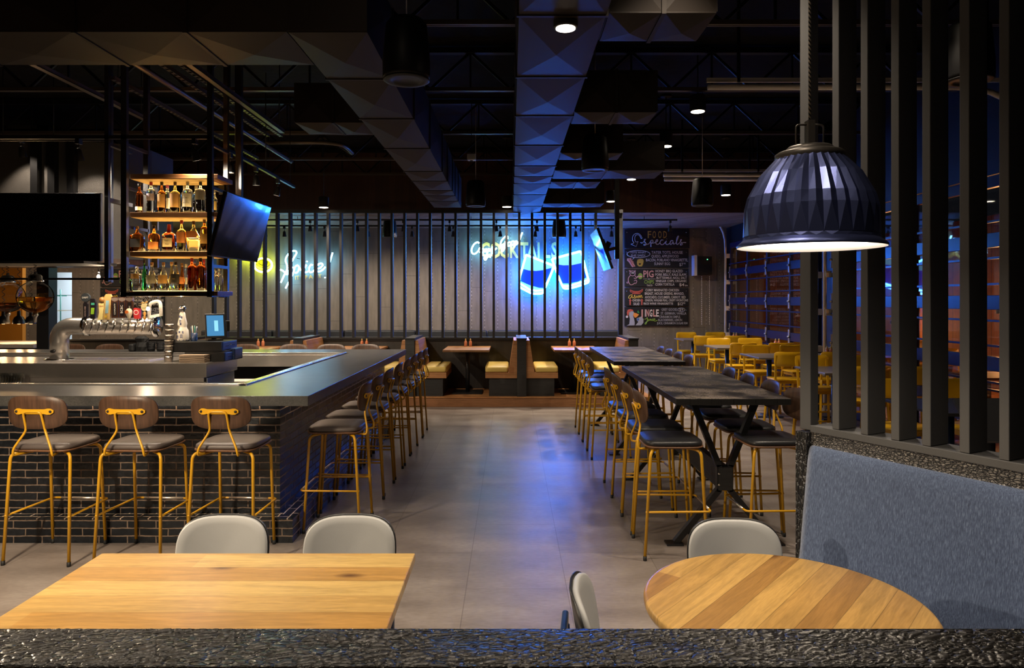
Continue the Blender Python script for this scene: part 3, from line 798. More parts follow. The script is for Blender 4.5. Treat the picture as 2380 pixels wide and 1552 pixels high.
spot_head(at(1500, 0, 14.2).x + .5, 14.2, 3.335, 'spotlight lighting the chalk menu boards from the track end', 'menu spotlights', 24, (.12, .0))
spot_head(-8.6, 14.2, 3.335, 'spotlight lighting the left chalk menu boards', 'menu spotlights', 50, (.12, .0))
spot_head(-10.2, 14.2, 3.335, 'spotlight on the wall beside the kitchen doorway', 'menu spotlights', 50, (.12, .0))
spot_head(-7.0, 14.2, 3.335, 'spotlight on the wall behind the bottle shelves', 'menu spotlights', 50, (.12, .0))
# track over the bar
rail(-3.02, 7.55, -3.07, 10.0, 3.33, 'black light track receding over the bar, right of the bottle shelves')
spot_head(-3.03, 7.62, 3.33, 'first spotlight on the receding bar track, next to the shelf post', 'spotlights over the bar', 110, (0, 0))
spot_head(-3.05, 8.45, 3.33, 'second spotlight on the receding bar track', 'spotlights over the bar', 110, (0.1, 0))
spot_head(-3.07, 9.3, 3.33, 'third spotlight on the receding bar track, above the tilted screen', 'spotlights over the bar', 110, (0, .25))
spot_head(at(453, 0, 7.0).x, 7.0, 3.34, 'spotlight under the frame rail above the bottle shelves', 'spotlights over the bar', 110, (.25, -.2))
spot_head(at(183, 0, 7.0).x, 7.0, 3.34, 'spotlight under the frame rail above the black television', 'spotlights over the bar', 110, (.3, 0))
spot_head(at(51, 0, 8.2).x, 8.2, 3.62, 'small spotlight at the far left, under the hood', 'spotlights over the bar', 110, (.3, 0))
# ================================================================= bar
bb = thing('brick_bar', 'black glazed brick bar front with a low brick ledge', 'bar', (0, 0, 0))
MB().box(-9.0, -1.70, 5.20, 5.32, 0, .997).obj('front_brick_face', M['brickx'], bb)
MB().box(-1.82, -1.70, 5.32, 9.5, 0, .997).obj('side_brick_face', M['bricky'], bb)
MB().box(-9.0, -1.82, 9.40, 9.5, 0, .997).obj('rear_panel', M['slatback'], bb)
MB().box(-9.0, -1.568, 5.075, 5.199, 0, .170).obj('front_ledge', M['brickx'], bb)
MB().box(-1.699, -1.568, 5.2, 9.5, 0, .170).obj('side_ledge', M['bricky'], bb)
MB().vprism([(-9, 5.07), (-1.563, 5.07), (-1.699, 5.199), (-9, 5.199)], .1701, .178).obj('front_ledge_cap', M['bricklx'], bb)
MB().vprism([(-1.563, 5.0701), (-1.563, 9.5), (-1.699, 9.5), (-1.699, 5.1991)], .1702, .178).obj('side_ledge_cap', M['brickly'], bb)
ct = thing('bar_countertop', 'dark grey concrete counter running round the bar', 'countertop', (0, 0, 0))
MB().vprism([(-9.0, 4.978), (-1.43, 4.978), (-1.43, 9.655), (-9.0, 9.655), (-9.0, 8.99), (-2.06, 8.99), (-2.10, 5.632), (-9.0, 5.632)], .998, 1.07).obj('counter_slab', M['counter'], ct, bevel=.003)
rl = MB()
rl.box(-9.0, -2.10, 5.60, 5.66, 1.055, 1.082); rl.box(-2.16, -2.095, 5.60, 9.0, 1.055, 1.082); rl.box(-9.0, -2.1, 8.95, 9.0, 1.035, 1.078)
rl.box(-9, -2.16, 8.94, 8.95, .90, 1.05)
rl.obj('steel_edge', M['steel'], ct, bevel=.003)
st = thing('counter_led_strip', 'warm light strip hidden under the counter overhang', 'led strip', (0, 0, 0))
MB().box(-8.5, -1.75, 5.175, 5.195, .985, .997).obj('front_strip', E('strip_glow', (1, .70, .46), 14.0), st)
MB().box(-1.695, -1.675, 5.3, 9.4, .985, .997).obj('side_strip', E('strip_glow2', (1, .70, .46), 7), st)

# ---- stainless work station
ws = thing('bar_workstation', 'stainless steel back bar station under the beer tower', 'bar station', (0, 0, 0))
MB().box(-9.0, -3.20, 7.42, 8.26, .93, 1.08).obj('steel_top', M['steel'], ws, bevel=.004)
MB().box(-8.9, -3.24, 7.45, 8.22, .88, .93).obj('apron', M['steelmat'], ws)
MB().box(-8.9, -3.23, 7.46, 8.2, .08, .88).obj('cabinet', M['steel'], ws)
for k in range(6):
    x0 = -8.0 + k * .79
    MB().box(x0 + .02, x0 + .77, 7.435, 7.458, .16, .80).obj('door', M['steelmat'], ws, bevel=.004)
    MB().box(x0 + .02, x0 + .77, 7.45, 7.459, .82, .86).obj('door_gap', M['blackmatte'], ws)
MB().box(-3.225, -3.212, 7.48, 8.2, .1, .92).obj('side_panel', P('glossy_side_steel', (.30, .33, .42), .42, metal=1.0), ws)
dr = MB(); dr.box(-4.84, -3.9, 7.62, 7.95, 1.08, 1.092)
tray = thing('drip_tray', 'long perforated drip tray under the beer taps', 'drip tray', (0, 0, 0))
dr.obj('tray', M['steelmat'], tray)
gr = MB()
for k in range(26): gr.box(-4.82 + k * .0352, -4.805 + k * .0352, 7.64, 7.93, 1.092, 1.097)
gr.obj('grate', M['steel'], tray)

# ---- beer tower
bt = thing('beer_tower', 'polished steel beer tap tower bent into a long horizontal pipe', 'beer tower', (-5.0, 7.85, 1.08))
xz = []
r_ = .095
MB().tube(fillet([(-.02, 0, .0), (-.02, 0, .376), (1.05, 0, .376)], .33, 10), r_, 28).obj('bent_pipe', M['chromewear'] if False else M['steel'], bt)
MB().tube([(.31, 0, .376), (1.05, 0, .376)], .088, 28).obj('tap_pipe', M['steel'], bt)
MB().tube([(.27, 0, .376), (.31, 0, .376)], .108, 28).obj('collar', M['chrome'], bt)
MB().tube([(1.05, 0, .376), (1.062, 0, .376), (1.085, 0, .376)], [.125, .13, .105], 28).obj('end_cap', M['chrome'], bt)
MB().lathe([(.15, 0), (.15, .012), (.11, .02)], 24, c=(-.02, 0, 0)).obj('base_flange', M['chrome'], bt)
bd = MB().slab(rrect(.06, .035, 2, 16), [(1, 0), (1, .004)], M=Matrix.Translation((-.03, -.099, .10)) @ FRONT); bd.obj('oval_badge', M['black'], bt)
for k in range(10):
    x = .345 + k * .0805
    f = MB(); f.tube([(x, -.07, .40), (x, -.125, .40)], .012, 10); f.tube([(x, -.118, .43), (x - .004, -.12, .40), (x - .012, -.135, .345), (x - .02, -.15, .315)], [.008, .011, .010, .006], 8)
    f.lathe([(.016, -.02), (.016, .0)], 10, M=Matrix.Translation((x, -.08, .40)) @ Matrix.Rotation(math.pi / 2, 4, 'X'))
    f.tube([(x + .03, -.08, .385), (x + .04, -.09, .40), (x + .045, -.08, .415)], .007, 6)
    f.obj('tap', M['chrome'], bt)
TX = lambda k: -5.0 + .345 + k * .0805
def handle(k, label, parts, dx=0.0, dy=0.0):
    t = thing('tap_handle', label, 'tap handle', (TX(k) + dx, 7.85 - .118 + dy, 1.08 + .43), group='beer tap handles')
    MB().lathe([(.009, -.01), (.009, .03)], 8).obj('ferrule', M['chrome'], t)
    for nme, mb, mat in parts: mb.obj(nme, mat, t)
def HM(name, col, rough=.35): return P(name, col, rough)
def flat(pts, th=.012, y=0): return MB().prism(pts, y - th, y + th)
def circ(cx, cz, r, k=20, rz=None): return [(cx + r * math.cos(2 * math.pi * i / k), cz + (rz or r) * math.sin(2 * math.pi * i / k)) for i in range(k)]
def wr(s, size, x, z, y=-.0135, rot=0, off=0):
    mb = MB(); text(mb, s, size, TM((x, y, z), rot), ax='CENTER', off=off); return mb
mW = P('white_print', (.7, .68, .62), .5); mBk = P('handle_black', (.012, .010, .012), .3); mBr = P('handle_brown', (.045, .018, .010), .3)
handle(0, 'black tap handle with a round dark badge on top, leftmost', [
    ('grip', flat([(-.02, .03), (.02, .03), (.025, .19), (.012, .215), (-.012, .215), (-.025, .19)]), mBk),
    ('badge', flat(circ(0, .262, .048), .012), HM('badge_dark', (.03, .035, .04))),
    ('badge_lettering', wr('DRIFT', .026, 0, .253), mW), ('side_lettering', wr('REVOLVER', .024, .008, .11, -.0135, math.pi / 2), HM('grey_red', (.4, .3, .28)))])
handle(1, 'black tap handle with green lettering, second from the left', [
    ('grip', flat([(-.026, .03), (.026, .03), (.034, .20), (.02, .25), (-.026, .25), (-.03, .2)]), mBk),
    ('green_label', flat([(-.02, .08), (.014, .08), (.02, .15), (-.016, .15)], .0135), HM('lime', (.22, .42, .03))),
    ('teal_label', flat([(-.016, .18), (.02, .18), (.02, .205), (-.016, .205)], .0135), HM('tealp', (.05, .3, .2)))])
handle(1, 'black disc shaped tap handle behind the green lettered one', [('grip', flat([(-.02, .03), (.02, .03), (.02, .2), (-.02, .2)]), mBk), ('disc', flat(circ(0, .24, .045)), HM('dk', (.02, .018, .016)))], .065, .17)
handle(2, 'cream tap handle shaped like a leg with a brown ball on top', [
    ('grip', flat([(-.035, .02), (.02, .02), (.028, .12), (.044, .20), (-.025, .20), (-.018, .1)], .016), HM('cream', (.60, .50, .20))),
    ('ball', MB().lathe([(.002, .20), (.025, .208), (.037, .235), (.025, .262), (.002, .27)], 16, c=(.012, 0, 0)), HM('brownball', (.24, .11, .03))), ('lettering', wr('GAA', .026, 0.005, .16, -.0175), HM('redp', (.35, .05, .02)))], .01)
handle(3, 'tall tan tap handle with a pale blue panel', [
    ('grip', flat([(-.045, .02), (.03, .02), (.045, .27), (.03, .30), (-.015, .30), (-.03, .27)], .016), HM('tan', (.38, .25, .09))),
    ('blue_panel', flat([(-.022, .09), (.012, .09), (.022, .23), (-.012, .23)], .0175), HM('pale_blue', (.20, .33, .38))), ('sun_badge', flat(circ(-.015, .055, .014), .0175), HM('sun', (.6, .4, .05)))])
for kk, w_ in ((4, 'COMMUNITY'), (5, 'BCBC'), (6, 'MOSAIC')):
    handle(kk, {4: 'dark brown paddle tap handle with thin white lettering', 5: 'dark brown paddle tap handle with large white lettering', 6: 'dark brown paddle tap handle beside the shelf post'}[kk], [
        ('grip', flat([(-.036, .04), (.036, .04), (.036, .245), (.03, .27), (-.03, .27), (-.036, .245)], .012), mBr),
        ('crest', flat([(-.038, .235), (0, .215), (.038, .235), (.038, .255), (0, .262), (-.038, .255)], .0135), HM('crest%d' % kk, (.13, .10, .09))),
        ('panel', flat([(-.022, .06), (.022, .06), (.022, .21), (-.022, .21)], .0135), mBk),
        ('lettering', wr(w_, .036 if kk == 5 else .020, .010, .135, -.015, math.pi / 2), mW)])
handle(6, 'round cream knob tap handle with an orange ring badge', [
    ('grip', MB().lathe([(.012, .03), (.02, .05), (.036, .09), (.036, .115), (.02, .14), (.002, .145)], 18), HM('cream2', (.62, .55, .42))),
    ('ring_badge', flat(circ(-.006, .105, .018), .003, -.036), HM('orb', (.55, .16, .04)))], 0, -.02)
handle(7, 'red tap handle with a round white ringed badge', [
    ('grip', flat([(-.034, .14), (-.026, .15), (.034, .14), (.03, .03), (-.026, .03), (-.036, .08)], .018), HM('redh', (.42, .03, .03))),
    ('ring_badge', flat(circ(-.004, .10, .028), .0195), mW), ('badge_centre', flat(circ(-.004, .10, .021), .0205), HM('redh2', (.45, .04, .05)))])
handle(7, 'tap handle topped by a dark ringed disc behind the red one', [('disc', flat(circ(0, .185, .042)), HM('dd', (.10, .10, .09))), ('inner_disc', flat(circ(0, .185, .034), .0135), mBk), ('lettering', wr('FAT', .02, 0, .19), HM('ddl', (.35, .30, .2))), ('lettering', wr('TIRE', .02, 0, .168), HM('ddl2', (.35, .30, .2))), ('grip', flat([(-.01, .02), (.01, .02), (.01, .15), (-.01, .15)]), mBk)], .008, .05)
handle(8, 'gold tap handle with a cream oval CIDER badge', [
    ('grip', MB().lathe([(.006, .02), (.018, .04), (.008, .06), (.016, .09), (.006, .11)], 14), HM('goldh', (.5, .24, .04), .25)),
    ('oval_badge', flat(circ(0, .16, .035, 20, .045), .012), HM('cr3', (.60, .52, .28))), ('lettering', wr('CIDER', .018, 0, .14), HM('grn', (.06, .08, .03))), ('crown', flat([(-.04, .2), (-.02, .215), (0, .205), (.03, .225), (.035, .21), (0, .195)]), HM('ft', (.5, .3, .1)))])
handle(9, 'white arched tap handle, rightmost on the tower', [
    ('grip', MB().tube(fillet([(-.03, 0, .02), (-.03, 0, .2), (.09, 0, .23), (.10, 0, .06)], .05), .019, 10), mW),
    ('lettering', wr('LTIC', .024, -.022, .13, -.021, math.pi / 2), HM('grl', (.2, .19, .18))), ('lettering', wr('LTIC', .024, .107, .13, -.021, math.pi / 2), HM('grl2', (.2, .19, .18))), ('cross_arm', MB().bar((-.03, 0, .05), (.11, 0, .075), .03, .03), mW)])

# ---- objects on the work station
vs = thing('hammered_cup_stack', 'tall stack of hammered metal cups beside the beer tower', 'cup stack', (at(392, 0, 7.6).x, 7.6, 1.08))
vb = MB()
for k in range(7):
    z = k * .058; dx = k * .002
    vb.lathe([(.040, z), (.047, z + .045), (.049, z + .062), (.044, z + .06)], 22, c=(dx, 0, 0))
vb.obj('cup', P('hammered_metal', (.30, .27, .24), .25, metal=1, bump=1.0, bscale=70), vs)
cv = thing('ceramic_bottle', 'white ceramic decanter with blue painted ornament and silver stopper', 'bottle', (at(424, 0, 7.7).x, 7.7, 1.08 + .0))
Z0 = .2165
bx = MB().lathe([(.068, Z0), (.072, Z0 + .02), (.062, Z0 + .12), (.046, Z0 + .145), (.044, Z0 + .16), (.050, Z0 + .19), (.034, Z0 + .26), (.030, Z0 + .30), (.022, Z0 + .315)], 28)
bx.obj('body', M['ceramic'], cv)
MB().lathe([(.02, Z0 + .31), (.026, Z0 + .33), (.036, Z0 + .345), (.036, Z0 + .365), (.02, Z0 + .385), (.002, Z0 + .39)], 20).obj('stopper', M['chrome'], cv)
pb = MB()
for a, z, s_ in [(-1.9, .05, .018), (-1.3, .06, .022), (-1.6, .105, .014), (-1.1, .10, .014), (-2.2, .09, .012), (-1.6, .22, .016), (-1.3, .26, .012), (-1.75, .27, .012), (-1.5, .19, .012)]:
    rr = .071 if z < .08 else .064 if z < .13 else .05 if z < .23 else .040
    c = Vector((rr * math.cos(a), rr * math.sin(a), Z0 + z))
    for j in range(4):
        pb.tube([c + Vector((-s_ * .7, -.001, s_ * (j * .5 - 1))), c + Vector((0, -.004, s_ * (j * .5 - .7))), c + Vector((s_ * .7, -.001, s_ * (j * .5 - 1)))], .0022, 5)
for k in range(12):
    a = 2 * math.pi * k / 12
    pb.lathe([(.001, -.006), (.006, 0), (.001, .006)], 6, c=(.0705 * math.cos(a), .0705 * math.sin(a), Z0 + .015))
pb.obj('blue_ornament', M['ceramic_blue'], cv)
# the register boxes
def drawer(px0, px1, z, d, label):
    t = thing('cash_drawer', label, 'cash drawer', (0, 0, z))
    x0 = at(px0, 0, d).x; x1 = at(px1, 0, d + .05).x
    MB().box(x0, x1 + .02, d - .01, d + .42, 0, .10).obj('case', M['black'], t, bevel=.003)
    MB().box(x1 + .0205, x1 + .026, d + .02, d + .4, .012, .092).obj('drawer_front', M['bluelit_front'], t, bevel=.002)
    MB().lathe([(.010, 0), (.010, .008)], 12, M=Matrix.Translation((x1 + .026, d + .21, .06)) @ Matrix.Rotation(math.pi / 2, 4, 'Y')).obj('lock', M['chrome'], t)
    MB().box(x1 + .026, x1 + .028, d + .08, d + .17, .045, .050).obj('slot', M['blackmatte'], t)
    MB().box(x1 + .026, x1 + .028, d + .25, d + .34, .045, .050).obj('slot', M['blackmatte'], t)
    return x0, x1
drawer(430, 522, 1.08, 7.62, 'lower black cash drawer with a blue lit front')
MB_ = MB().box(at(400, 0, 7.6).x, at(520, 0, 7.6).x, 7.63, 8.05, 1.180, 1.194)
tag(MB_.obj('spacer_tray', M['black']), 'thin black tray between the two cash drawers', 'tray')
drawer(403, 516, 1.194 - .052 + .0525, 7.62, 'upper black cash drawer under the tablet, front lit blue')
kr = thing('napkin_stack', 'stack of kraft paper menus in front of the cash drawers', 'paper stack', (at(452, 0, 7.52).x, 7.52, 1.08))
for k in range(9):
    a = random.uniform(-.12, .12)
    MB().box(-.14, .14, -.055, .055, .0 + k * .0095, .0085 + k * .0095, M=Matrix.Rotation(a, 4, 'Z')).obj('sheet', M['kraft'], kr)
pc = thing('pen_cup', 'blue cup of pens on the upper cash drawer', 'pen cup', (at(451, 0, 7.75).x, 7.75, 1.295))
MB().lathe([(.032, 0), (.036, .09), (.034, .09), (.030, .004)], 20, cap=False).obj('cup', M['navy'], pc)
for k in range(7):
    a = k * .9; MB().tube([(.015 * math.cos(a), .015 * math.sin(a), .01), (.034 * math.cos(a), .03 * math.sin(a), .15 + .01 * (k % 3))], .0045, 6).obj('pen', [M['navy'], M['ceramic'], M['teal'], M['black']][k % 4], pc)
pt = thing('register_tablet', 'tilted register tablet with a bright blue screen on the cash drawers', 'tablet', (at(500, 0, 7.85).x, 7.85, 1.296), rz=math.radians(32))
Mt = Matrix.Translation((0, 0, .16)) @ Matrix.Rotation(-.28, 4, 'X')
MB().box(-.105, .105, -.008, .008, -.14, .14, M=Mt).obj('bezel', M['black'], pt, bevel=.004)
MB().box(-.088, .088, -.0095, -.0085, -.115, .12, M=Mt).obj('screen', E('tablet_glow', (.06, .22, .42), 1.0), pt)
MB().box(-.01, .03, -.0105, -.0096, -.06, .06, M=Mt).obj('screen_panel', E('tablet_panel', (.25, .6, .75), 1.1), pt)
MB().bar((0, .09, .0), (0, .01, .17), .05, .02).obj('stand', M['black'], pt)
MB().box(-.08, .08, -.03, .13, -.0, .012).obj('stand_base', M['black'], pt)
MB().box(.106, .15, -.03, .03, .10, .22).obj('card_reader', M['black'], pt, bevel=.01)
pr = thing('receipt_printer', 'small navy box beside the lower cash drawer', 'printer', (at(543, 0, 7.9).x, 7.95, 1.08))
MB().box(-.05, .04, -.12, .12, 0, .13).obj('case', M['navy'], pr, bevel=.012)
MB().box(-.02, -.0, -.122, -.12, .08, .1).obj('button', M['white'], pr)

# ---- back counter clutter and things behind the bar
bg = thing('trash_bag_bundle', 'bundle of folded black bags standing on the far counter', 'bag bundle', (at(330, 0, 9.3).x, 9.3, 1.07))
b_ = MB(); rr = random.Random(3)
rings = []
for k, (w, z) in enumerate([(.08, 0), (.085, .06), (.07, .12), (.09, .17), (.05, .20)]):
    rings.append([((w + rr.uniform(-.015, .015)) * math.cos(2 * math.pi * i / 14), (w * .6 + rr.uniform(-.01, .01)) * math.sin(2 * math.pi * i / 14), z) for i in range(14)])
b_.rings(rings, sm=False); b_.obj('bag', M['rubber'], bg)
MB().box(-.15, -.08, -.07, .07, 0, .1).obj('folded_bag', M['rubber'], bg, bevel=.02)
for i, px in enumerate((352, 373)):
    t = thing('stacked_bowls', ['black bowl stack on the far counter, nearer the bag bundle', 'black bowl stack on the far counter, beside the cup stack'][i], 'bowls', (at(px, 0, 9.3).x, 9.3, 1.07), group='black bowl stacks')
    q = MB()
    for k in range(5): q.lathe([(.04, k * .02), (.052, k * .02 + .04), (.054, k * .02 + .045), (.045, k * .02 + .04)], 20)
    q.obj('bowl', M['black'], t)
bn = thing('grey_bin', 'pale grey bin standing low behind the bar', 'bin', (at(567, 0, 8.6).x, 8.5, 0.45))
MB().rings([[(x * s_, y * s_, z) for x, y in rrect(.30, .26, 8, 24)] for s_, z in ((.85, 0), (1, .3), (1.06, .3), (1.06, .33))], sm=False).obj('tub', M['track'], bn)
sh = thing('undercounter_shelf', 'low steel shelf unit under the far counter', 'shelf', (at(620, 0, 8.6).x, 8.55, 0))
MB().box(-1.1, .9, -.25, .3, .43, .45).obj('shelf_board', M['steelmat'], sh)
MB().box(-1.1, .9, -.25, .3, .30, .32).obj('shelf_board', M['steelmat'], sh)
for x in (-1.08, .88): MB().box(x - .02, x + .02, -.24, -.2, 0, .45).obj('leg', M['steelmat'], sh)
for i, (px, w, h, nm_, mt, lab) in enumerate([(616, .15, .28, 'black_crate', 'blackmatte', 'black crate on the low shelf behind the bar'), (652, .17, .36, 'black_ice_bin', 'black', 'taller black ice bin on the low shelf behind the bar')]):
    t = thing(nm_, lab, 'crate', (at(px, 0, 8.5).x, 8.5, .45))
    MB().box(-w / 2, w / 2, -.15, .15, 0, h).obj('box', M[mt], t, bevel=.01)
    MB().box(-w / 2 - .01, w / 2 + .01, -.16, .16, h, h + .02).obj('lid', M['black'], t)
for i, (px, col, cap, lab) in enumerate([(669, (.55, .32, .02), (.5, .3, .2), 'yellow squeeze bottle low behind the bar'), (677, (.05, .3, .06), (.02, .35, .08), 'green nozzled squeeze bottle low behind the bar'), (683, (.45, .25, .14), (.5, .3, .2), 'tan squeeze bottle low behind the bar')]):
    t = thing('squeeze_bottle', lab, 'squeeze bottle', (at(px, 0, 8.4).x, 8.4, .45))
    MB().lathe([(.03, 0), (.03, .28), (.02, .30)], 14).obj('body', P('sq%d' % i, col, .4), t)
    MB().lathe([(.022, .30), (.018, .33), (.004, .39)], 12).obj('nozzle', P('sqn%d' % i, cap, .4), t)
for i in range(8):
    t = tag(MB().lathe([(.024, 0), (.033, .13), (.031, .13), (.022, .01)], 14, cap=False).obj('drinking_glass', M['clearglass']),
            ['leftmost', 'second', 'third', 'fourth', 'fifth', 'sixth', 'seventh', 'last'][i] + ' upturned clear glass in the low row left of the station', 'glass', 'clear glasses in a low row')
    t.location = (at(4 + i * 6.4, 0, 7.2).x, 7.2, .87)
gs = tag(MB().box(-6.0, at(53, 0, 7.2).x, 7.1, 7.3, .85, .87).obj('glass_rack_shelf', M['steelmat']), 'narrow steel shelf holding the upturned glasses', 'shelf')

# ================================================================= bottle shelf frame
FX0, FX1, FY0, FY1 = -3.86, -2.98, 7.0, 7.44
fr = thing('shelf_frame', 'hanging black steel frame carrying four lit bottle shelves', 'shelf frame', (0, 0, 0))
for x, y, w in ((FX0 + .03, FY0, .055), (FX1, FY0, .05), (FX0 + .02, FY1, .05), (FX1 - .02, FY1, .045)):
    MB().box(x - w / 2, x + w / 2, y - .02, y + .025, 1.775, 4.57).obj('post', M['postm'], fr)
for z in (3.355, 1.80): MB().box(FX0, FX1, FY0 - .02, FY0 + .012, z - .015, z + .02).obj('front_rail', M['postm'], fr)
for x in (FX0 + .03, FX1):
    for z in (1.80, 2.09, 2.48, 2.87, 3.30): MB().box(x - .015, x + .015, FY0, FY1, z - .02, z + .01).obj('side_rail', M['postm'], fr)
LV = [2.955, 2.575, 2.185, 1.79]
for i, z in enumerate(LV):
    t = bpy.data.objects.new('bottle_shelf', None); COL.objects.link(t); t.location = (0, 0, z); t.parent = fr
    MB().box(FX0 + .065, FX1 + .06 - .10 * (i == 9), FY0 + .03, FY1 - .03, 0, .045, ).obj('board', M['shelfwood'], t, bevel=.002)
    MB().box(FX0 + .075, FX1 - .03, FY0 + .035, FY1 - .035, -.006, -.0005).obj('lit_underside', M['shelf_underglow'], t)
    if i: MB().box(FX0 + .08, FX1 - .04, FY0 + .055, FY1 - .06, .0452, .0470).obj('light_panel', E('shelf_led', (1.0, .64, .22), 8), t)
    for x in (FX0 + .13, FX1 - .05): MB().box(x - .03, x + .03, FY1 - .05, FY1 - .02, -.10 if i < 3 else -.02, -.007).obj('bracket', M['postm'], t)
# second frame bay on the left with the television
f2 = thing('bar_hanging_frame', 'black steel frame over the left part of the bar, around the television', 'hanging frame', (0, 0, 0))
for x, y in ((-4.0, 7.0), (-4.22, 7.44)): MB().box(x - .02, x + .02, y - .02, y + .02, 1.93, 4.57).obj('post', M['postm'], f2)
MB().box(-6.5, -3.88, 6.99, 7.01, 1.945, 1.965).obj('lower_rail', M['postm'], f2)
MB().box(-6.5, FX0 - .005, 6.98, 7.012, 3.34, 3.375).obj('front_rail', M['postm'], f2)
MB().box(-6.5, -4.2, 7.43, 7.45, 3.42, 3.45).obj('upper_rail', M['postm'], f2)
MB().box(-4.02, -3.98, 7.02, 7.43, 2.72, 2.76).obj('side_rail', M['postm'], f2)
MB().box(-4.02, -3.98, 7.02, 7.43, 3.28, 3.31).obj('side_rail', M['postm'], f2)

# ---- bottles
gm = {k: glass('glass_' + k, c) for k, c in {'amber': (.80, .22, .03), 'dark': (.42, .09, .015), 'clear': (.93, .95, .90), 'gold': (.95, .66, .20), 'green': (.10, .62, .12), 'red': (.72, .10, .02), 'pale': (.97, .88, .62), 'pink': (.85, .35, .22)}.items()}
capm = {k: P('cap_' + k, c, .4) for k, c in {'black': (.02, .015, .014), 'red': (.45, .03, .03), 'silver': (.5, .5, .5), 'pink': (.5, .12, .25), 'cork': (.35, .2, .1), 'white': (.7, .7, .68), 'brown': (.10, .05, .03), 'blue': (.05, .08, .3)}.items()}
labm = {k: P('label_' + k, c, .6) for k, c in {'tan': (.46, .26, .09), 'white': (.62, .60, .54), 'dark': (.03, .028, .03), 'gold': (.55, .40, .14), 'purple': (.40, .33, .42), 'orange': (.60, .22, .07), 'grey': (.22, .21, .19), 'cream': (.66, .56, .38)}.items()}
def bottle(px, shelf, w, top, g, cap, lab, label, lz=(.22, .55), style='round', y=7.16, txt=None, tcol='dark'):
    z = LV[shelf] + .045
    X = at(px, 0, y).x; r = w * y / F / 2
    h = (H - (top - 696) * y / F) - z
    if shelf: h = min(h, LV[shelf - 1] - .014 - z)
    t = thing('liquor_bottle', label, 'bottle', (X, y, z + .0022), group='bottles on the lit shelves')
    nr = min(.013, r * .4)
    sh_ = {'round': (.62, .74), 'tall': (.70, .80), 'cone': (.35, .82), 'squat': (.60, .76), 'slim': (.60, .80), 'flask': (.45, .78)}[style]
    prof = [(r * .9, 0), (r, .008)]
    if style == 'flask': prof = [(r * .62, 0), (r * .66, .008), (r, h * .48)]
    if style == 'squat': prof += [(r, h * .45), (r * .93, h * .55)]
    prof += [(r * (.98 if style != 'cone' else .95), h * sh_[0] * .98), (r * .82, h * (sh_[0] + .05)), (r * .45 + nr * .3, h * (sh_[0] + sh_[1]) / 2 + h * .02), (nr, h * sh_[1]), (nr, h * .90)]
    if style in ('squat', 'flask'):
        out = rrect(2, 1.25, 5, 24)
        R = [[(x * q, yy * q, zz) for x, yy in (out if q > nr * 1.5 else rrect(2, 2, 2, 24))] for q, zz in prof]
        MB().rings(R).obj('glass_body', gm[g], t)
    else:
        MB().lathe(prof, 20).obj('glass_body', gm[g], t)
    ch_ = .88
    if cap == 'red' and style == 'squat':
        MB().lathe([(nr * 1.8, h * .70), (nr * 1.5, h * .80), (nr * 1.25, h)], 14).obj('wax_cap', M['redwax'], t)
    else: MB().lathe([(nr * 1.15, h * ch_), (nr * 1.2, h * .995), (nr * .9, h)], 12).obj('cap', capm[cap], t)
    if lab:
        z0, z1 = h * lz[0], h * lz[1]
        q = MB()
        if style in ('squat', 'flask'):
            q.box(-r * .72, r * .72, -r * .63 - .002, -r * .63 + .001, z0, z1)
        else:
            N_ = 12; A = [math.radians(-90 - 68 + 136 * k / N_) for k in range(N_ + 1)]; rr_ = r + .0012
            q.add([(rr_ * math.cos(a), rr_ * math.sin(a), zz) for zz in (z0, z1) for a in A], [(k, k + 1, N_ + 2 + k, N_ + 1 + k) for k in range(N_)], 0, True)
        lo = q.obj('label', labm[lab], t)
        if txt:
            mt = MB(); n_ = len(txt)
            for j, s_ in enumerate(txt):
                text(mt, s_, .017, TM((0, -(r if style not in ('squat', 'flask') else r * .63) - .0045, z1 - (z1 - z0) * (j + 1) / (n_ + .6))), ax='CENTER')
            mt.obj('label_lettering', labm[tcol], t)
    return t
bottle(324, 1, 17, 427, 'dark', 'black', 'white', 'dark whiskey bottle with a low white band, leftmost on the second shelf', (.10, .22), 'round')
bottle(351, 1, 19, 422, 'clear', 'red', 'purple', 'clear bottle with lilac label and red cap on the second shelf', (.40, .62), 'tall')
bottle(376, 1, 19, 422, 'amber', 'black', 'tan', 'amber bottle with tan label and dark cap on the second shelf', (.18, .60), 'round')
bottle(389, 1, 15, 430, 'clear', 'pink', 'white', 'clear bottle with pink cap behind the amber one', (.2, .55), 'tall', 7.27)
bottle(407, 1, 23, 422, 'gold', 'brown', 'tan', 'pale gold bottle with a large tan label on the second shelf', (.18, .62), 'round')
bottle(436, 1, 23, 421, 'clear', 'silver', 'white', 'clear rum bottle with red dot and white label on the second shelf', (.20, .62), 'tall', txt=['BACARDI', 'SUPERIOR'])
bottle(429, 1, 16, 431, 'clear', 'silver', None, 'plain clear bottle half hidden behind the rum bottle', (.2, .5), 'tall', 7.3)
bottle(466, 1, 23, 414, 'clear', 'black', 'grey', 'tallest clear bottle with black stopper on the second shelf', (.42, .72), 'tall')
bottle(456, 1, 16, 432, 'clear', 'silver', None, 'clear bottle with pourer behind the tallest one', (.2, .5), 'tall', 7.3)
bottle(498.5, 1, 13, 443, 'pale', 'silver', 'gold', 'clear bottle right of the front post on the second shelf', (.2, .55), 'round', 7.3)
bottle(319, 2, 32, 526, 'amber', 'cork', 'dark', 'squat square amber whiskey bottle, leftmost on the third shelf', (.18, .5), 'squat')
bottle(358, 2, 25, 525, 'amber', 'black', 'orange', 'round shouldered amber bottle with an orange label on the third shelf', (.10, .38), 'round')
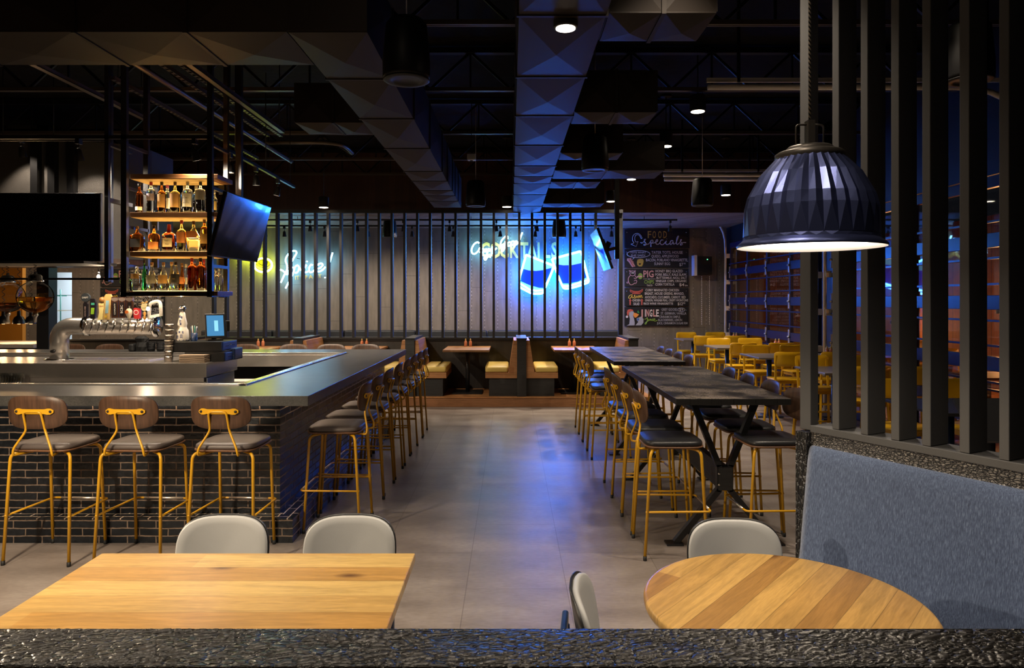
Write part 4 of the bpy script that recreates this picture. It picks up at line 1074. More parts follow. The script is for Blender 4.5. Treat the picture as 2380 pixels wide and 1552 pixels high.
bottle(393, 2, 30, 522, 'pink', 'red', 'cream', 'squat bottle sealed in dripping red wax on the third shelf', (.18, .50), 'squat', txt=["Maker's", 'Mark'])
bottle(386, 2, 20, 540, 'amber', 'brown', None, 'amber bottle hidden behind the red wax one', (.2, .5), 'round', 7.3)
bottle(422, 2, 21, 512, 'gold', 'red', 'orange', 'pale amber bottle with double red cap on the third shelf', (.28, .62), 'round')
bottle(450, 2, 31, 514, 'gold', 'brown', 'orange', 'wide tapering crystal decanter on the third shelf', (.45, .66), 'flask')
bottle(475, 2, 18, 509, 'amber', 'cork', 'tan', 'amber bottle with round stopper beside the front post', (.25, .55), 'tall')
bottle(318, 3, 27, 620, 'clear', 'white', 'tan', 'square clear bottle with tan band, leftmost on the lowest shelf', (.50, .70), 'squat')
bottle(335.5, 3, 9, 604, 'green', 'black', None, 'slim green bottle on the lowest shelf', (.2, .5), 'slim')
bottle(353, 3, 23, 610, 'pale', 'cork', 'grey', 'clear cone shouldered bottle with grey label, left one on the lowest shelf', (.26, .55), 'cone')
bottle(380, 3, 23, 610, 'pale', 'cork', 'tan', 'clear cone shouldered bottle with tan label on the lowest shelf', (.26, .55), 'cone')
bottle(399, 3, 16, 609, 'gold', 'cork', None, 'narrow gold bottle behind the black labelled one', (.2, .5), 'cone', 7.28)
bottle(409, 3, 23, 609, 'pale', 'black', 'dark', 'gold tequila bottle with a black label on the lowest shelf', (.28, .58), 'cone', txt=['1800'], tcol='tan')
bottle(423, 3, 13, 612, 'amber', 'cork', 'orange', 'slender amber bottle on the lowest shelf', (.25, .5), 'cone')
bottle(432.5, 3, 11, 614, 'clear', 'white', 'white', 'slender clear bottle with white label on the lowest shelf', (.25, .5), 'cone', 7.25)
bottle(446, 3, 20, 600, 'red', 'red', None, 'ribbed red-orange bottle on the lowest shelf', (.3, .6), 'tall')
bottle(453, 3, 12, 604, 'dark', 'blue', None, 'blue capped bottle behind the ribbed ones', (.3, .6), 'tall', 7.3)
bottle(466, 3, 20, 600, 'dark', 'black', None, 'ribbed dark red bottle with black cap on the lowest shelf', (.3, .6), 'tall')
bottle(474, 3, 12, 603, 'red', 'red', None, 'red bottle just left of the front post on the lowest shelf', (.3, .6), 'tall', 7.28)
bottle(502, 3, 14, 625, 'pale', 'silver', None, 'steel capped shaker shaped bottle right of the front post', (.3, .6), 'round', 7.2)
bottle(511, 3, 14, 623, 'clear', 'silver', None, 'last pale bottle at the right end of the lowest shelf', (.3, .6), 'round', 7.3)

# ---- bare bulbs
for i, (px, py, d, lab) in enumerate([(229, 643, 7.5, 'bright bare bulb on a bent pipe left of the shelves'), (344, 718, 7.3, 'bright bare bulb hanging under the lowest bottle shelf'), (421, 686, 7.25, 'small round bulb set under the right half of the lowest shelf')]):
    p = at(px, py, d)
    t = thing('bare_bulb', lab, 'bulb', p, group='bare glowing bulbs')
    r = .018 if i < 2 else .014
    MB().lathe([(.002, -r), (r * .8, -r * .6), (r, 0), (r * .7, r * .8), (r * .4, r * 1.3)], 14).obj('bulb', M['bulb_small'], t)
    MB().lathe([(.011, r * 1.2), (.011, r * 1.2 + .03)], 10).obj('socket', M['chromewear'], t)
    if i == 0: MB().tube(fillet([(0, 0, .04), (0, 0, .13), (.33, 0, .145)], .03), .006, 8).obj('arm', M['galv'], t)
    elif i == 1: MB().lathe([(.004, .04), (.004, 1.79 - p.z)], 8).obj('arm', M['galv'], t)
    lamp('POINT', (0, 0, -.03), 7 if i < 2 else 2, (1, .76, .5), t, .02)

# ---- televisions
def tv(name, label, c, w, h, Rm):
    t = thing(name, label, 'television', c)
    t.rotation_euler = Rm.to_euler()
    MB().box(-w / 2, w / 2, -.02, .02, -h / 2, h / 2).obj('bezel', M['tvframe'], t, bevel=.006)
    MB().box(-w / 2 + .012, w / 2 - .012, -.0215, -.0202, -h / 2 + .015, h / 2 - .012).obj('screen', M['screen'], t)
    MB().box(-.25, .25, .02, .07, -.2, .15).obj('back_cover', M['blackmatte'], t, bevel=.01)
    MB().bar((0, .07, 0), (0, .16, .08), .08, .08).obj('mount_arm', M['black'], t)
    return t
tv('wall_television', 'large flat black television filling the far left over the bar', (-4.62, 6.9, 2.455), 1.24, .67, Matrix.Rotation(0, 3, 'X'))
# corners measured in the room: near edge first
Rz = Matrix.Rotation(math.radians(88), 3, 'Z') @ Matrix.Rotation(math.radians(14.5), 3, 'X')
tv('tilted_television', 'tilted television right of the bottle shelves reflecting blue neon', (-2.70, 7.08, 2.455), 1.10, .62, Rz)
Rz2 = Matrix.Rotation(math.radians(-91), 3, 'Z') @ Matrix.Rotation(math.radians(20), 3, 'X')
tv('tilted_television', 'small tilted television hanging in front of the neon glasses', (1.44, 11.2, 2.53), 1.0, .66, Rz2)
tm = thing('television_post', 'black ceiling post behind the tilted television by the shelves', 'post', (-2.93, 7.62, 0))
MB().box(-.03, .03, -.03, .03, 2.3, 4.57).obj('post', M['postm'], tm); MB().bar((.0, 0, 2.5), (.14, -.5, 2.5), .04, .04).obj('arm', M['postm'], tm)
tm = thing('television_post', 'black ceiling post behind the television near the slat screen', 'post', (1.70, 11.3, 0))
MB().box(-.035, .035, -.035, .035, 2.4, 4.57).obj('post', M['postm'], tm); MB().bar((0, 0, 2.58), (-.16, -.05, 2.54), .05, .05).obj('arm', M['postm'], tm)

MB().box(-6.5, -4.03, 6.66, 7.22, 2.092, 2.115).obj('lower_tray', M['blackmatte'], f2)
# ---- glass globes
def globe(px, label, col, lvl):
    d = 6.75 if lvl > 6 else 7.12; c = at(px, 690, d)
    t = thing('infusion_globe', label, 'glass globe', c, group='hanging glass globes')
    R = .155; pr = []
    for k in range(1, 16):
        a = math.pi * k / 16; pr.append((R * math.sin(a), -R * math.cos(a)))
    pr = pr[:-2] + [(.062, .138), (.058, .150), (.068, .155)]
    MB().lathe(pr, 32, cap=False).obj('glass_shell', M['clearglass'], t)
    li = [(.002, -R + .004)] + [((R - .004) * math.sin(math.pi * k / 16), -(R - .004) * math.cos(math.pi * k / 16)) for k in range(1, lvl + 1)]
    MB().lathe(li, 32).obj('liquid', glass('liquor_' + ('amber' if lvl > 6 else 'brown'), col), t)
    MB().lathe([(.072, .145), (.072, .162), (.060, .166), (.058, .20), (.044, .215), (.014, .22), (.012, .24)], 24).obj('metal_cap', M['chrome'], t)
    MB().lathe([(.02, -R + .006), (.026, -R - .02), (.014, -R - .04), (.012, -R - .09)], 14).obj('spigot', M['chromewear'], t)
    MB().tube([(0.012 * math.cos(k * .9), 0.012 * math.sin(k * .9), .235 + k * .0042) for k in range(19)], .003, 5).obj('coil_hanger', M['black'], t)
globe(18, 'clear hanging globe with a little dark liquor, leftmost', (.35, .10, .03), 6)
globe(82, 'clear hanging globe half filled with amber liquor', (.90, .38, .05), 8)
# ---- hood panels behind the television
hd = thing('vent_hood', 'dark textured hood wall with black ribs high above the left bar', 'hood', (0, 0, 0))
hp = [(-12.5, 10.2), (-6.3, 10.2), (-5.72, 10.45), (-5.55, 10.9), (-5.55, 11.6), (-12.5, 11.6)]
MB().vprism(hp, 2.35, 4.05).obj('hood_shell', P('hood_grey', (.075, .068, .062), .45, bump=.5, bscale=220), hd)
for px in (78, 118, 163): MB().box(at(px, 0, 10.1).x - .05, at(px, 0, 10.1).x + .05, 10.10, 10.20, 2.3, 4.1).obj('rib', M['black'], hd)
MB().vprism([(x * 1.004, y - .02 if y < 11 else y) for x, y in hp], 2.27, 2.35).obj('bottom_trim', M['walnut'], hd)
lamp('SPOT', (-6.9, 9.8, 4.0), 60, WARM, hd, .03, 80, .5, rot=(.25, 0, 0), name='hood_fill_light'); lamp('SPOT', (-5.9, 9.8, 4.0), 70, WARM, hd, .03, 70, .5, rot=(.3, 0, 0), name='hood_fill_light')  # bare spots without fixtures, added to light the hood
# ---- pass counter and post at far left
ps = thing('kitchen_pass_counter', 'pale counter of the kitchen pass at the far left', 'counter', (0, 0, 0))
MB().box(-12.9, -8.05, 11.9, 12.9, .93, 1.0).obj('counter_top', P('pale_stone', (.52, .44, .38), .4), ps, bevel=.01)
MB().box(-12.9, -8.1, 12.0, 12.85, 0, .93).obj('counter_base', M['slatback'], ps)
tag(MB().box(at(85, 0, 11.5).x, at(113, 0, 11.5).x, 11.5, 11.72, 0, 4.57).obj('steel_column', M['slatback']), 'black square column left of the kitchen doorway', 'column')
tag(MB().box(-12.9, at(52, 0, 14.0).x, 14.0, 14.1, 0, 3.4).obj('partition_panel', M['tortilla']), 'orange painted partition behind the heat lamps', 'partition')
lr = thing('heat_lamp_rail', 'black rail above the pass that the heat lamps hang from', 'rail', (0, 0, 0))
MB().box(-9.2, -7.9, 12.1, 12.5, 2.62, 2.66).obj('rail', M['black'], lr)
MB().lathe([(.012, 2.66), (.012, 4.57)], 8, c=(-8.9, 12.3, 0)).lathe([(.012, 2.66), (.012, 4.57)], 8, c=(-8.2, 12.3, 0)).obj('hanger', M['black'], lr)
for i, px in enumerate((8, 44, 72)):
    p = at(px, 752, 12.2 + .18 * (i == 2))
    t = thing('heat_lamp', ['left', 'middle', 'right'][i] + ' black dome heat lamp on a coiled cord over the pass', 'heat lamp', p, group='coiled cord heat lamps')
    MB().lathe([(.098, 0), (.095, .05), (.07, .11), (.03, .14), (.025, .22)], 24, cap=False).obj('dome', M['black'], t)
    MB().tube([(0.02 * math.cos(k * .8), 0.02 * math.sin(k * .8), .2 + k * .0125) for k in range(90)], .006, 5).obj('coiled_cord', M['black'], t)
    MB().lathe([(.03, .06), (.045, .02), (.02, -.01)], 12).obj('bulb', E('heat_bulb%d' % i, (1, .5, .2), 2.0), t)
    lamp('POINT', (0, 0, -.05), 10, (1, .62, .3), t, .04)
# ================================================================= slat screen and booths
YS = 12.6
sc_ = thing('slat_screen', 'black steel slat screen standing on the booth wall', 'screen', (0, 0, 0))
XL, XR = at(492, 0, YS).x, at(1447, 0, YS).x
MB().box(XL, XR, YS - .05, YS + .07, 3.29, 3.35).obj('top_rail', M['slatback'], sc_)
MB().box(XL, XR, YS - .06, YS + .09, 1.04, 1.08).obj('bottom_rail', M['slatback'], sc_)
MB().box(XR - .075, XR, YS - .02, YS + .07, 1.08, 3.29).obj('end_post', M['slatback'], sc_)
for k in range(31):
    x = at(497 + k * 29.58 if k else 497, 0, YS).x
    if k > 30: continue
    MB().box(x - .021, x + .021, YS - .045, YS + .068, 1.08, 3.29).obj('slat', M['slatback'], sc_)
bw = thing('booth_wall', 'dark plank half wall behind the booths', 'partition wall', (0, 0, 0))
MB().box(-7.9, 2.10, YS, YS + .12, .165, 1.04).obj('plank_face', M['darkplank'], bw)
MB().box(-7.9, 2.16, YS - .03, YS + .15, 1.04 - .03, 1.039).obj('wall_cap', M['slatback'], bw)
pf = thing('booth_platform', 'wooden platform step under the booths', 'platform', (0, 0, 0))
MB().box(-7.9, 2.3, 11.5, 11.526, 0, .145).obj('oak_riser', M['oak_riser'], pf)
MB().box(-7.9, 2.3, 11.526, YS + 1.0, 0, .145).obj('platform_body', M['slatback'], pf)
MB().box(-7.9, 2.3, 11.49, YS, .1455, .165).obj('platform_boards', M['oak_small'], pf)
PZ = .165
def booth_bench(x, s, label, half=False):
    """seat extends from the divider face x in direction s"""
    t = thing('booth_bench', label, 'booth bench', (x, 0, PZ), group='oak booth benches')
    y0, y1 = 11.56, 12.58
    bx_ = lambda a, b: (min(a, b), max(a, b))
    a, b = bx_(0, s * .46); MB().box(a, b, y0 + .03, y1, 0, .295).obj('plinth', M['blackoak'], t)
    a, b = bx_(0, s * .52); MB().box(a, b, y0, y1, .296, .39).obj('seat_box', M['oak_bench'], t, bevel=.004)
    pts = [(0, .391), (s * .135, .391), (s * .055, .915), (0, .915)]
    if s < 0: pts = pts[::-1]
    MB().prism(pts, y0, y1).obj('backrest', M['oak_bench'], t)
    a, b = bx_(s * .14, s * .525)
    c = MB(); w = abs(b - a); cx = (a + b) / 2
    out = [(px + 0, py) for px, py in rrect(w, y1 - y0 - .01, 14, 40)]
    c.slab(out, [(.97, .392), (1, .405), (1, .455), (.985, .475), (.93, .485), (.5, .488)], M=Matrix.Translation((cx, (y0 + y1) / 2, 0)))
    c.obj('cushion', M['cush'], t)
    return t
DV = [-5.31, -3.48, -1.65, .18, 2.01]
names = ['leftmost booth divider', 'booth divider behind the far bar counter', 'booth divider beside the last bar stool', 'middle booth divider under the neon glasses', 'right end booth wall']
for i, x in enumerate(DV):
    t = thing('booth_divider', 'black capped ' + names[i], 'divider', (x, 0, PZ), group='booth dividers')
    MB().box(-.075, .075, 11.53, 12.58, 0, .93).obj('panel', M['blackoak'], t)
    MB().box(-.085, .085, 11.52, 12.58, .93, .955).obj('cap', M['slatback'], t)
    if i < 4: booth_bench(x + .076, 1, 'oak bench, yellow cushion, right of the ' + names[i])
    if i > 0: booth_bench(x - .076, -1, 'oak bench, yellow cushion, left of the ' + names[i])
def sauce(x, y, z, label, grp):
    t = thing('sauce_bottle', label, 'sauce bottle', (x, y, z), group=grp)
    MB().lathe([(.022, 0), (.027, .01), (.027, .075), (.018, .095), (.011, .105)], 14).obj('body', P('sauce_glass', (.55, .20, .10), .15), t)
    MB().lathe([(.012, .105), (.012, .125), (.006, .135)], 12).obj('cap', M['cush'], t)
for i in range(4):
    x = (DV[i] + DV[i + 1]) / 2
    nm_ = ['leftmost booth', 'booth behind the far bar counter', 'booth left of the middle divider', 'booth right of the middle divider'][i]
    t = thing('booth_table', 'oak booth table in the ' + nm_, 'table', (x, 12.06, PZ), group='oak booth tables')
    MB().box(-.38, .38, -.52, .515, .725, .76).obj('tabletop', M['oak_small'], t, bevel=.004)
    MB().lathe([(.035, .02), (.035, .725)], 14).obj('pedestal', M['black'], t)
    MB().box(-.25, .25, -.25, .25, 0, .02).obj('base_plate', M['black'], t)
    for k in (0, 1):
        sauce(x - .03 + k * .085 - .03, 12.45, PZ + .7605, ('left' if k == 0 else 'right') + ' orange sauce bottle on the table in the ' + nm_, 'sauce bottles on booth tables')
# bench backs against the rear wall
for i in range(6):
    x0 = at(470 + i * 166, 0, 16.3).x; x1 = at(470 + (i + 1) * 166 - 3, 0, 16.3).x
    if i == 5: x1 = at(1442, 0, 16.3).x
    t = thing('wall_bench', ORD[i].replace('nearest', 'first') + ' length from the left of the dark bench along the rear wall', 'bench', (0, 0, 0), group='dark benches along the rear wall')
    MB().box(x0, x1, 16.22, 16.48, .45, 1.04).obj('back_cushion', M['greycush'], t, bevel=.03)
    MB().box(x0, x1, 15.85, 16.48, 0, .44).obj('seat', M['greycush'], t, bevel=.02)

# ================================================================= bar stools
def make_stool(label, seat_mat, grp):
    t = thing('bar_stool', label, 'bar stool', (0, 0, 0), group=grp)
    q = MB(); q.slab(rrect(.415, .40, 5, 36), [(.93, .757), (.99, .762), (1.0, .772), (.985, .785), (.93, .793), (.6, .797), (.2, .798)]); q.obj('seat_pad', M[seat_mat], t)
    MB().slab(rrect(.425, .41, 5, 36), [(.92, .742), (1, .750), (1, .7565)]).obj('seat_shell', M['ply'], t)
    for sx in (-1, 1):
        for fy in (-1, 1):
            fx = .225 if fy < 0 else .195; tx = .205 if fy < 0 else .185
            foot = Vector((sx * fx, fy * .215, .012)); top = Vector((sx * tx, fy * .172, .728)); inn = Vector((sx * .09, fy * .085, .734))
            g = MB().tube(fillet([foot, top, inn], .045, 6), .0105, 10)
            lg = g.obj('leg', M['yellow'], t)
            MB().lathe([(.012, 0), (.013, .006), (.0125, .03)], 10, c=(foot.x, foot.y, 0)).obj('rubber_foot', M['rubber'], lg)
    s = MB()
    for sx in (-1, 1): s.tube([(sx * .09, -.13, .733), (sx * .09, .12, .733)], .009, 8)
    s.tube([(-.09, .085, .733), (.09, .085, .733)], .009, 8); s.tube([(-.09, -.085, .733), (.09, -.085, .733)], .009, 8)
    s.obj('seat_rail', M['yellow'], t)
    f = MB()
    f.tube(fillet([(-.217, -.208, .322), (-.205, .235, .322), (.205, .235, .322), (.217, -.208, .322)], .03, 4), .0075, 8)
    f.obj('footrest_frame', M['yellow'], t)
    MB().tube([(-.145, .235, .322), (.145, .235, .322)], .0085, 8).obj('footrest_bar', M['chromewear'], t)
    pth = fillet([(-.09, -.12, .733), (-.135, -.245, .730), (-.128, -.248, .775), (-.064, -.215, .890), (-.060, -.252, 1.018), (.060, -.252, 1.018), (.064, -.215, .890), (.128, -.248, .775), (.135, -.245, .730), (.09, -.12, .733)], .028, 5)
    MB().tube(pth, .0075, 9).obj('back_tube', M['yellow'], t)
    # bracket
    Rb = .55; b = MB(); out = rrect(.265, .040, 3.2, 28)
    by = -.245
    def cur(x): return x * x / (2 * Rb)
    n_ = len(out)
    vs = [(x, by + cur(x) - .004, 1.018 + z) for x, z in out] + [(x, by + cur(x) + .003, 1.018 + z) for x, z in out]
    # subdivide along x: use strips
    b = MB(); K = 14
    for k in range(K):
        xa = -.1325 + .265 * k / K; xb = -.1325 + .265 * (k + 1) / K
        def hh(x):
            e = abs(x) / .1325; hx = .020 * (1 if abs(x) > .085 else .78)
            return hx * max(.35, max(0, 1 - (max(0, e - .82) / .18) ** 2) ** .5)
        va = []
        for x in (xa, xb):
            for yy in (-.004, .003):
                for zz in (-hh(x), hh(x)): va.append((x, by + cur(x) + yy, 1.018 + zz))
        b.add(va, [(0, 1, 5, 4), (2, 6, 7, 3), (1, 3, 7, 5), (0, 4, 6, 2)] + ([(0, 2, 3, 1)] if k == 0 else []) + ([(4, 5, 7, 6)] if k == K - 1 else []))
    br = b.obj('back_bracket', M['yellow'], t)
    for sx in (-1, 1):
        MB().lathe([(.008, 0), (.008, .005)], 12, M=Matrix.Translation((sx * .115, by + cur(.115) - .004, 1.018)) @ Matrix.Rotation(math.pi / 2, 4, 'X')).obj('bolt', M['rubber'], br)
    # curved ply back
    w_, h_, th, tilt = .405, .222, .011, .10
    o2 = rrect(w_, h_, 3.3, 44); rings = []
    def pt(x, z, y): return (x, -.232 + cur(x) + y - z * tilt, 1.010 + z)
    for s_, y in ((0.02, -th / 2), (.35, -th / 2), (.7, -th / 2), (.985, -th / 2), (1, -th / 4), (1, th / 4), (.985, th / 2), (.7, th / 2), (.35, th / 2), (.02, th / 2)):
        rings.append([pt(x * s_, z * s_, y) for x, z in o2])
    MB().rings(rings).obj('backrest', M['walnut'], t)
    return t
GRP = {'front': 'stools along the front of the bar', 'side': 'stools along the side of the bar', 'far': 'stools behind the far counter', 'n1': 'stools on the left of the near high table', 'n2': 'stools on the right of the near high table', 'f1': 'stools on the left of the far high table', 'f2': 'stools on the right of the far high table'}
stoolA = make_stool('leftmost brown padded stool facing the front of the brick bar', 'vinyl', GRP['front'])
stoolA.location = (-3.11, 4.852, 0); stoolA.rotation_euler = (0, 0, math.radians(-3))
stoolB = None
dup(stoolA, (-2.51, 4.85, 0), math.radians(-3), 'second brown padded stool from the left facing the front of the brick bar')
dup(stoolA, (-1.90, 4.85, 0), math.radians(-3), 'third brown padded stool from the left, nearest the bar corner on its front')
SY = [5.475, 5.965, 6.505, 7.08, 7.655, 8.21, 8.71, 9.24]
for i, y in enumerate(SY):
    dup(stoolA, (-1.335, y, 0), math.radians(90 + random.uniform(-2, 2)), ORD[i].replace('nearest', 'nearest (first)') + ' stool in the row along the right side of the brick bar', GRP['side'])
for i, px in enumerate([165, 255, 345, 570, 682, 770, 850]):
    dup(stoolA, (at(px, 0, 9.98).x, 9.78, 0), math.radians(180), ORD[i].replace('nearest', 'first') + ' from the left of the stool backs rising behind the far counter', GRP['far'])
stoolB = make_stool('nearest stool on the left side of the near high table', 'blackvinyl', GRP['n1'])
for i, y in enumerate([4.955, 5.47, 6.01, 6.52]):
    if i == 0: stoolB.location = (1.115, y, 0); stoolB.rotation_euler = (0, 0, math.radians(-90))
    else: dup(stoolB, (1.115, y, 0), math.radians(-90 + random.uniform(-2, 2)), ORD[i] + ' stool from the viewer on the left side of the near high table')
    dup(stoolB, (1.815, y + .02, 0), math.radians(90 + random.uniform(-3, 3)), ORD[i] + ' stool from the viewer on the right side of the near high table', GRP['n2'])
for i, y in enumerate([7.93, 8.43, 8.93, 9.43]):
    dup(stoolB, (1.10, y, 0), math.radians(-90), ORD[i] + ' stool from the viewer on the left side of the far high table', GRP['f1'])
    dup(stoolB, (1.815, y + .1, 0), math.radians(90), ORD[i] + ' stool from the viewer on the right side of the far high table', GRP['f2'])

# ================================================================= high tables
def high_table(y0, y1, label):
    xc = 1.53; t = thing('high_table', label, 'table', (xc, (y0 + y1) / 2, 0), group='black communal high tables')
    L = (y1 - y0) / 2
    MB().box(-.395, .395, -L, L, 1.026, 1.07).obj('tabletop', M['darktable'], t, bevel=.003)
    for s in (-1, 1):
        y = s * (L - .33) if s > 0 else -L + .22
        g = MB()
        for sx in (-1, 1):
            g.bar((sx * .225, y, 1.02), (sx * .04, y, .56), .04, .05, up=(0, 1, 0))
            g.bar((sx * .04, y, .57), (sx * .04, y, .38), .035, .05, up=(0, 1, 0))
            g.bar((sx * .04, y, .39), (sx * .35, y, .012), .04, .05, up=(0, 1, 0))
            g.box(sx * .36 - .06, sx * .36 + .06, y - .05, y + .05, 0, .012)
        g.obj('trestle', M['black'], t)
        MB().box(-.05, .05, y - .03, y + .03, .39, .55).obj('hub_block', M['blackoak'], t)
        for dz in (.43, .51): MB().lathe([(.008, 0), (.008, .006)], 10, M=Matrix.Translation((-.045, y - .026, dz)) @ Matrix.Rotation(math.pi / 2, 4, 'X')).obj('bolt', M['chrome'], t)
        MB().box(-.26, .26, y - .025, y + .025, 1.012, 1.0255).obj('top_bracket', M['black'], t)
    MB().box(-.025, .025, -L + .25, L - .36, .38, .56).obj('stretcher_beam', M['blackoak'], t)
high_table(4.838, 7.209, 'black burnished high table nearest the viewer')
high_table(7.76, 10.17, 'black burnished high table farther back, blue lit at its left edge')

# ================================================================= yellow chairs and counter tables
def make_ychair(label):
    t = thing('yellow_chair', label, 'chair', (0, 0, 0), group='yellow chairs at the grey tables')
    MB().slab(rrect(.43, .42, 6, 32), [(.97, .622), (1, .628), (1, .640), (.97, .645)]).obj('seat', M['yellow_chair'], t)
    MB().box(-.19, .19, -.17, .17, .58, .621).obj('apron', M['yellow_chair'], t)
    for sx in (-1, 1):
        MB().bar((sx * .225, .21, 0), (sx * .175, .165, .61), .030, .026).obj('front_leg', M['yellow_chair'], t)
        MB().bar((sx * .235, -.25, 0), (sx * .195, -.185, .64), .030, .026).bar((sx * .195, -.185, .63), (sx * .195, -.235, .98), .026, .022).obj('rear_leg', M['yellow_chair'], t)
    MB().bar((-.2, .19, .25), (.2, .19, .25), .02, .02).bar((-.21, -.22, .3), (.21, -.22, .3), .02, .02).obj('rung', M['yellow_chair'], t)
    o2 = rrect(.45, .20, 5, 40); rings = []; th = .012
    for s_, y in ((.02, -th / 2), (.5, -th / 2), (.98, -th / 2), (1, 0), (.98, th / 2), (.5, th / 2), (.02, th / 2)):
        rings.append([(x * s_, -.262 + (x * s_) ** 2 / 1.3 + y - z * s_ * .12, .925 + z * s_ + (x * s_) ** 2 * .35 * (1 if z > 0 else 0)) for x, z in o2])
    MB().rings(rings).obj('backrest', M['yellow_chair'], t)
    return t
yc = make_ychair('yellow chair facing us behind the nearest grey table, left one')
first = True
TY = [(10.06, 'nearest'), (12.1, 'middle'), (14.45, 'farthest'), (7.95, 'partly hidden near')]
for y0, w in TY:
    t = thing('counter_table', w + ' grey topped table by the glazed doors', 'table', (4.2, y0 + .42, 0), group='grey topped tables')
    MB().box(-.66, .62, -.42, .42, .895, .92).obj('tabletop', P('grey_table_' + w[:3], (.15, .135, .125), .3), t, bevel=.003)
    for x in (-.36, .36):
        MB().lathe([(.035, .02), (.035, .895)], 14, c=(x, 0, 0)).obj('pedestal', M['navy'], t)
        MB().box(x - .04, x + .04, -.28, .28, 0, .02).box(x - .2, x + .2, -.04, .04, 0, .021).obj('foot', M['navy'], t)
    for k in (0, 1):
        sauce(4.2 + .50 + k * .06, y0 + .42, .9205, ['left', 'right'][k] + ' sauce bottle at the door end of the ' + w + ' grey table', 'sauce bottles on grey tables')
    for j, (x, side) in enumerate([(3.90, 'left'), (4.52, 'right')]):
        for (yy, rz, wh) in ((y0 + .84 + .10, math.pi, 'behind'), (y0 - .08, 0, 'in front of')):
            lab = 'yellow chair %s the %s grey table, %s one' % (wh, w, side)
            if first: yc.location = (x, yy, 0); yc.rotation_euler = (0, 0, rz); yc['label'] = lab; first = False
            else: dup(yc, (x + random.uniform(-.03, .03), yy, 0), rz + random.uniform(-.06, .06), lab)
# near table seen through the slats
t = thing('counter_table', 'grey topped table closest to the slat partition', 'table', (3.75, 5.55, 0), group='grey topped tables')
MB().box(-.62, .62, -.4, .4, .895, .92).obj('tabletop', M['slatback'], t, bevel=.003)
for x in (-.3, .3): MB().lathe([(.035, 0), (.035, .895)], 14, c=(x, 0, 0)).obj('pedestal', M['navy'], t)
for i, (x, y, rz) in enumerate([(3.45, 6.2, math.pi), (4.05, 6.2, math.pi), (4.3, 4.9, 0)]):
    dup(yc, (x, y, 0), rz, ['yellow chair glimpsed through the fourth slat gap', 'yellow chair glimpsed through the fifth slat gap', 'yellow chair glimpsed through the last slat gap'][i])
mh = thing('menu_holder', 'black slanted menu holder seen through the last slat gap', 'menu holder', (2.55, 3.75, 0))
MB().lathe([(.14, 0), (.14, .015), (.022, .02), (.022, 1.0)], 20).obj('stand', M['black'], mh)
MB().box(-.14, .14, -.01, .01, -.12, .14, M=Matrix.Translation((0, 0, 1.1)) @ Matrix.Rotation(-.7, 4, 'X')).obj('display', M['black'], mh)
# outside
for i, (x, y) in enumerate([(6.5, 9.3), (7.2, 11.2), (6.6, 13.2)]):
    t = thing('patio_table', ['nearest', 'middle', 'farthest'][i] + ' wooden patio table outside the glazed doors', 'table', (x, y, 0), group='patio tables')
    MB().box(-.5, .5, -.4, .4, .73, .76).obj('tabletop', M['deck'], t, bevel=.004)
    for sx in (-1, 1):
        for sy in (-1, 1): MB().bar((sx * .42, sy * .32, 0), (sx * .4, sy * .3, .73), .05, .05).obj('leg', M['deck'], t)
for i, (x, y, rz) in enumerate([(6.5, 8.5, 0), (6.4, 10.2, math.pi), (7.1, 12.1, math.pi), (7.3, 10.4, 0)]):
    c = dup(yc, (x, y, 0), rz, ORD[i] + ' chair outside on the orange lit patio')
    c['group'] = 'patio chairs'

# ================================================================= neon signs
YN = 16.44
def npts(pts, cx, cy, s, d=YN - .14): return [at(cx + x / s, cy + y / s, d) for x, y in pts]
NC = E('neon_cyan', (.22, .66, 1.0), 19); NB = E('neon_blue', (.03, .19, 1.0), 85); NY = E('neon_lime', (.62, .80, .05), 26)
sp = thing('neon_spice_sign', 'cyan white neon script reading Spice! on the rear wall', 'neon sign', (0, 0, 0))
A = lambda p, k=6: spline(npts(p, 560, 540, 8.623), k)
for nme, p in [('s_letter', [(1010, 600), (1060, 510), (1112, 420), (1100, 378), (1050, 370), (1000, 390), (925, 470), (895, 560), (925, 660), (925, 740), (880, 830), (800, 1005)]),
               ('flourish_tube', [(790, 745), (850, 775), (925, 840), (960, 760), (1005, 700), (1060, 708)]),
               ('p_letter', [(895, 1120), (930, 1050), (1010, 900), (1060, 780), (1080, 700), (1130, 660), (1165, 700), (1150, 770), (1110, 810), (1085, 805)]),
               ('i_letter', [(1165, 700), (1230, 770), (1270, 700), (1312, 650), (1265, 740), (1290, 800), (1345, 780)]),
               ('i_dot', [(1318, 590), (1330, 572)]),
               ('c_letter', [(1440, 655), (1400, 650), (1365, 720), (1375, 785), (1420, 795), (1500, 735)]),
               ('e_letter', [(1500, 735), (1590, 710), (1640, 650), (1600, 620), (1530, 660), (1505, 730), (1550, 785), (1630, 755), (1690, 690)]),
               ('exclamation_stroke', [(1838, 405), (1800, 530), (1762, 665)]), ('exclamation_dot', [(1684, 896), (1688, 914)])]:
    MB().tube(A(p), .018, 8).obj(nme, NC, sp)
mt = MB(); text(mt, 'IT UP A BIT', .125, TM(at(686, 650, 16.44), math.radians(4)), off=.02, ext=.02); mt.obj('gold_lettering', M['gold'], sp)
sq = MB()
for px, py in ((655, 628), (665, 590), (690, 600), (715, 625), (745, 620), (770, 590)):
    p = at(px, py, 16.30); sq.lathe([(.008, 0), (.008, .2)], 6, M=Matrix.Translation(p) @ Matrix.Rotation(-math.pi / 2, 4, 'X'))
sq.obj('standoff', M['black'], sp)
cz = thing('neon_crazy_good_sign', 'cyan white neon script reading Crazy Good above COCKTAILS', 'neon sign', (0, 0, 0))
B = lambda p, k=6: spline(npts(p, 1080, 520, 9.917), k)
